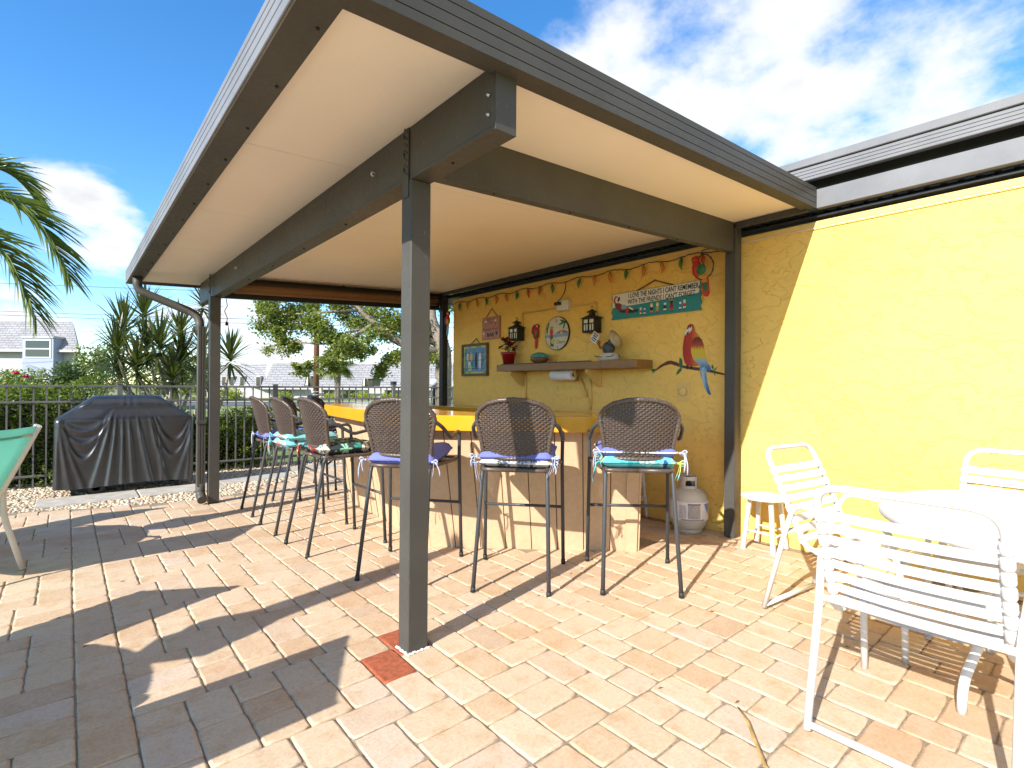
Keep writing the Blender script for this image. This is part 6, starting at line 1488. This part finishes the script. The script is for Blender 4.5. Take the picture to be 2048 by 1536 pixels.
# ================================================================== houses, pole, palms beyond the road
def shingle(name, c, sx=1.0):
    t = NT(name); p = t.pos('Object'); br = t.N('TexBrick'); br.inputs['Scale'].default_value = 1.0; br.inputs['Brick Width'].default_value = 0.9 * sx; br.inputs['Row Height'].default_value = 0.32 * sx; br.inputs['Mortar Size'].default_value = 0.035 * sx
    mp = t.N('Mapping'); mp.inputs['Rotation'].default_value = (pi / 2, 0, 0); t.L(p, mp.inputs['Vector']); t.L(mp.outputs[0], br.inputs['Vector'])
    br.inputs['Color1'].default_value = (*[x * 1.08 for x in c], 1); br.inputs['Color2'].default_value = (*[x * 0.92 for x in c], 1); br.inputs['Mortar'].default_value = (*[x * 0.45 for x in c], 1)
    t.color(t.mix(0.3, br.outputs['Color'], t.ramp(t.noise(p, 2, 4), [(0.3, 0.35), (0.7, 0.62)]), 'OVERLAY')); t.set(0.9); t.bump(br.outputs['Fac'], -0.6, 0.03); return t.m
M_HWALL = simple('white_house_wall', (0.42, 0.41, 0.40), 0.8, var=0.06, nscale=1.0)
M_BWALL = simple('pale_blue_wall', (0.30, 0.34, 0.46), 0.8, var=0.04, nscale=1.0)
M_GLASS = simple('window_glass', (0.015, 0.02, 0.025), 0.08, var=0.1, spec=0.8)
RZC = -YAW
def house(name, label, d, umid):
    c = at(umid, 768, d); o = thing(name, label, 'house', (c.x, c.y, far_z(d)), RZC); return o, c
def lx(u, d, c, umid): return (u - umid) / FPX * d
# left house with mansard roof
dL = 28.0; hL, cL = house('mansard_house', 'white two-storey house with grey shingled mansard roof at the far left', dL, 60); zL = far_z(dL)
def X(u, y=0.0): return (u - 1024) / FPX * (dL + y) - (60 - 1024) / FPX * dL
def Z(v, y=0.0): return CAMH + ((768 + 0.00676 * (60 - 1024) + 3.77) - v) / FPX * (dL + y) - far_z(dL)
m = MB(); m.prism([(X(-120), 0.0), (X(147), 0.0), (X(152, 6.0), 6.0), (X(-120), 6.0)], 0, Z(701), 'z'); m.build('wall', M_HWALL, hL)
m = MB(); ya, yb = -0.35, 0.55; e0, e1 = Z(700, ya), Z(643, yb); x0, x1, x2 = X(-130, ya), X(157, ya), X(144, yb)
m.add([(x0, ya, e0), (x1, ya, e0), (x2, yb, e1), (x0, yb, e1), (X(163, 6.3), 6.3, e0), (X(150, 5.4), 5.4, e1), (x0, 6.3, e0), (x0, 5.4, e1)], [(0, 1, 2, 3), (1, 4, 5, 2), (4, 6, 7, 5), (3, 2, 5, 7), (0, 1, 4, 6), (0, 3, 7, 6)]); m.build('roof', shingle('grey_shingle_left', (0.27, 0.268, 0.285), 0.42), hL)
MB().box(x0, x1 + 0.02, -0.42, -0.3505, e0 - 0.10, e0 + 0.02).build('eave_trim', M_HWALL, hL)
yd = -0.62
dm = MB(); dm.box(X(44, yd), X(106, yd), yd, 0.6, 0.0, Z(676, yd)); dm.build('dormer', M_BWALL, hL); MB().box(X(42, yd), X(108, yd), yd - 0.05, 0.7, Z(676, yd) + 0.002, Z(672, yd)).build('dormer_cap', M_HWALL, hL)
def lwin(u0, u1, v0, v1, rows):
    wn = MB().box(X(u0, yd), X(u1, yd), yd - 0.03, yd - 0.001, Z(v1, yd), Z(v0, yd)).build('window', M_WHITE, hL)
    for a, b in rows: MB().box(X(u0 + 3, yd), X(u1 - 3, yd), yd - 0.038, yd - 0.031, Z(b, yd), Z(a, yd)).build('pane', M_GLASS, wn)
lwin(48, 102, 678, 716, ((681, 696), (698.5, 713.5))); lwin(50, 100, 750, 767, ((752, 755.6), (757, 760.6), (762, 765.5)))
# long mansard house behind the fence
dR = 80.0; UR = 640; hR, cR = house('long_mansard_house', 'long low house with pale grey shingled mansard roof beyond the road', dR, UR)
def X2(u, y=0.0): return (u - 1024) / FPX * (dR + y) - (UR - 1024) / FPX * dR
def Z2(v, y=0.0): return CAMH + ((768 + 0.00676 * (UR - 1024) + 3.77) - v) / FPX * (dR + y) - far_z(dR)
M_SH2 = shingle('grey_shingle_right', (0.27, 0.268, 0.285), 1.15)
MB().box(X2(538), X2(900), 0.6, 14, 0, Z2(776)).build('wall', M_HWALL, hR)
MB().box(X2(400), X2(538) - 0.01, 1.2, 14, 0, Z2(776)).build('wall', M_HWALL, hR)
e0, e1 = Z2(776), Z2(727)
def slope(u0, u1, ut0, ut1, name='roof', va=776, vb=727): 
    m = MB(); a, b = Z2(va), Z2(vb); vs = [(X2(u0), -0.5, a), (X2(u1), -0.5, a), (X2(ut1), 1.6, b), (X2(ut0), 1.6, b)]; m.add(vs + [(x, y + 0.4, z) for x, y, z in vs], [(0, 1, 2, 3), (7, 6, 5, 4), (0, 4, 5, 1), (1, 5, 6, 2), (2, 6, 7, 3), (3, 7, 4, 0)]); return m.build(name, M_SH2, hR)
rf = slope(527, 610, 535, 610); slope(636, 725, 636, 725); slope(761, 905, 761, 905)
slope(610.1, 635.9, 610.1, 635.9, 'roof_strip', 752, 727); slope(725.1, 760.9, 725.1, 760.9, 'roof_strip', 756, 727)
m = MB(); m.add([(X2(380, 12.0), 12.0, Z2(776)), (X2(527, -0.45), -0.45, Z2(776)), (X2(535, 1.6), 1.6, Z2(727)), (X2(395, 14.0), 14.0, Z2(727))], [(0, 1, 2, 3)]); m.build('roof_return', M_SH2, hR)
MB().box(X2(533), X2(906), 1.55, 14, Z2(726.8), Z2(722)).build('roof_deck', M_HWALL, hR)
MB().box(X2(525), X2(906), -0.7, -0.51, Z2(779), Z2(775)).build('eave_trim', M_HWALL, hR)
MB().add([(X2(700), 16, Z2(726)), (X2(790), 16, Z2(726)), (X2(782), 20, Z2(697)), (X2(703), 20, Z2(697))], [(0, 1, 2, 3)]).build('upper_roof', M_SH2, hR)
M_ALC = simple('alcove_paint', (0.20, 0.20, 0.18), 0.8)
for (a, b, v) in ((610, 636, 752), (725, 761, 756)):
    al = MB().box(X2(a) + 0.05, X2(b) - 0.05, 1.0, 1.1, Z2(800), Z2(v)).build('alcove', M_ALC, hR); MB().box(X2(a) + 0.3, X2((a + b) / 2), 0.90, 0.99, Z2(776), Z2(v + 4)).build('door', M_GLASS, al)
for (a, b) in ((560, 580), (645, 662), (690, 712), (770, 790)): 
    w_ = MB().box(X2(a), X2(b), 0.52, 0.599, Z2(797), Z2(781)).build('window', M_GLASS, hR); MB().box(X2(a) - 0.1, X2(b) + 0.1, 0.50, 0.519, Z2(798.5), Z2(797.2)).build('sill', M_HWALL, w_)
for u in (447, 463, 483, 515):
    yy = 12.0 - (u - 380) / 147 * 12.45; dq = MB().box(X2(u, yy), X2(u + 9, yy), yy - 0.55, yy + 1.2, Z2(774, yy), Z2(753, yy)).build('dormer', M_HWALL, hR); MB().box(X2(u + 1, yy), X2(u + 8, yy), yy - 0.60, yy - 0.555, Z2(772, yy), Z2(755, yy)).build('pane', M_GLASS, dq)
# foundation shrubs
for i, (u, v, rad, mat, lab) in enumerate(((565, 792, 1.3, L_LIME, 'left end'), (465, 787, 1.6, L_LIME, 'low wing'), (665, 796, 1.2, L_LIME, 'fan palm'), (720, 794, 1.6, L_LIME, 'second entry'), (742, 799, 0.9, L_LIME, 'entry step'), (785, 797, 1.3, L_LIME, 'near post'), (700, 797, 1.1, L_DARK, 'dark window'))):
    bush('shrub', 'clipped round shrub against the long house by its ' + lab, u, v, 76, rad, 900, 0.35, mat, 200 + i, k=2, flat_=0.5)
# utility pole and wires
up = at(632, 800, 26); up.z = far_z(26)
ut = thing('utility_pole', 'brown wooden utility pole in front of the long house', 'utility pole', up)
MB().tube([(0, 0, 0), (0.02, 0, 9.0)], [0.15, 0.11], 12).build('pole', simple('creosote_wood', (0.14, 0.065, 0.035), 0.85, var=0.3, nscale=8), ut)
for z in (0.95, 1.1): MB().lathe([(0.156, z), (0.156, z + 0.05)], 12).build('band', simple('pale_tag', (0.4, 0.38, 0.36), 0.6), ut)
for i, (v0, v1, d0, d1) in enumerate(((616, 642, 20, 24), (622, 652, 20, 24), (557, 590, 20, 24))):
    a, b = at(-700, v0 - 28, d0 + 2), at(1000, v1 + 4, d1 + 2); o = thing('overhead_wire', 'thin overhead power line crossing the sky, ' + ('upper of the close pair', 'lower of the close pair', 'highest')[i], 'wire', a); P = [(b - a) * (k / 24) - Vector((0, 0, 0.25 * 4 * (k / 24) * (1 - k / 24))) for k in range(25)]; MB().tube(P, 0.011, 5).build('cable', P_BLACK, o)
# fan palm
fpb = at(675, 800, 24); fpb.z = far_z(24); fp = thing('fan_palm', 'small fan palm with shaggy green crown beside the utility pole', 'palm tree', fpb); ctr = at(675, 728, 24) - fpb; r = random.Random(44)
for k in range(46):
    d = rdir(r, -0.75, 0.95); L_ = LB(); c0 = ctr + d * r.uniform(0.20, 0.55); side = d.cross(Vector((0, 0, 1))).normalized(); upv = side.cross(d)
    for q in range(13):
        a = (q - 6) / 6 * 1.15; L_.blade(c0, d * cos(a) + side * sin(a), 0.55, 0.075, 0.35, min(1, max(0, 0.55 + 0.35 * d.z + r.uniform(-.2, .2))), 3)
    fo = L_.done('fan_leaf', L_FAR, fp); MB().tube([tuple(ctr), tuple(c0)], 0.012, 5).build('stalk', P_GREEN, fo)
MB().tube([(0, 0, 0), (0.0, 0, ctr.z * 0.5), tuple(ctr)], [0.17, 0.13, 0.17], 10).build('trunk', M_BARK, fp)
# globe lamp
gb = at(868, 800, 11); gb.z = -0.22; gl = thing('globe_lamp', 'round clear globe garden lamp on a dark post by the wall corner', 'lamp', gb); zg = at(868, 765, 11).z + 0.22
MB().lathe([(0.05, 0), (0.04, 0.05), (0.03, 0.1), (0.03, zg - 0.14), (0.07, zg - 0.12), (0.07, zg - 0.08), (0, zg - 0.08)], 14).build('post', M_BLACK, gl)
q = blob(0, 0, zg, 0.085, 0.085, 0.085, 20, 12); q.build('globe', simple('pale_globe', (0.55, 0.60, 0.68), 0.12, var=0.25, nscale=9, coat=0.6), gl)
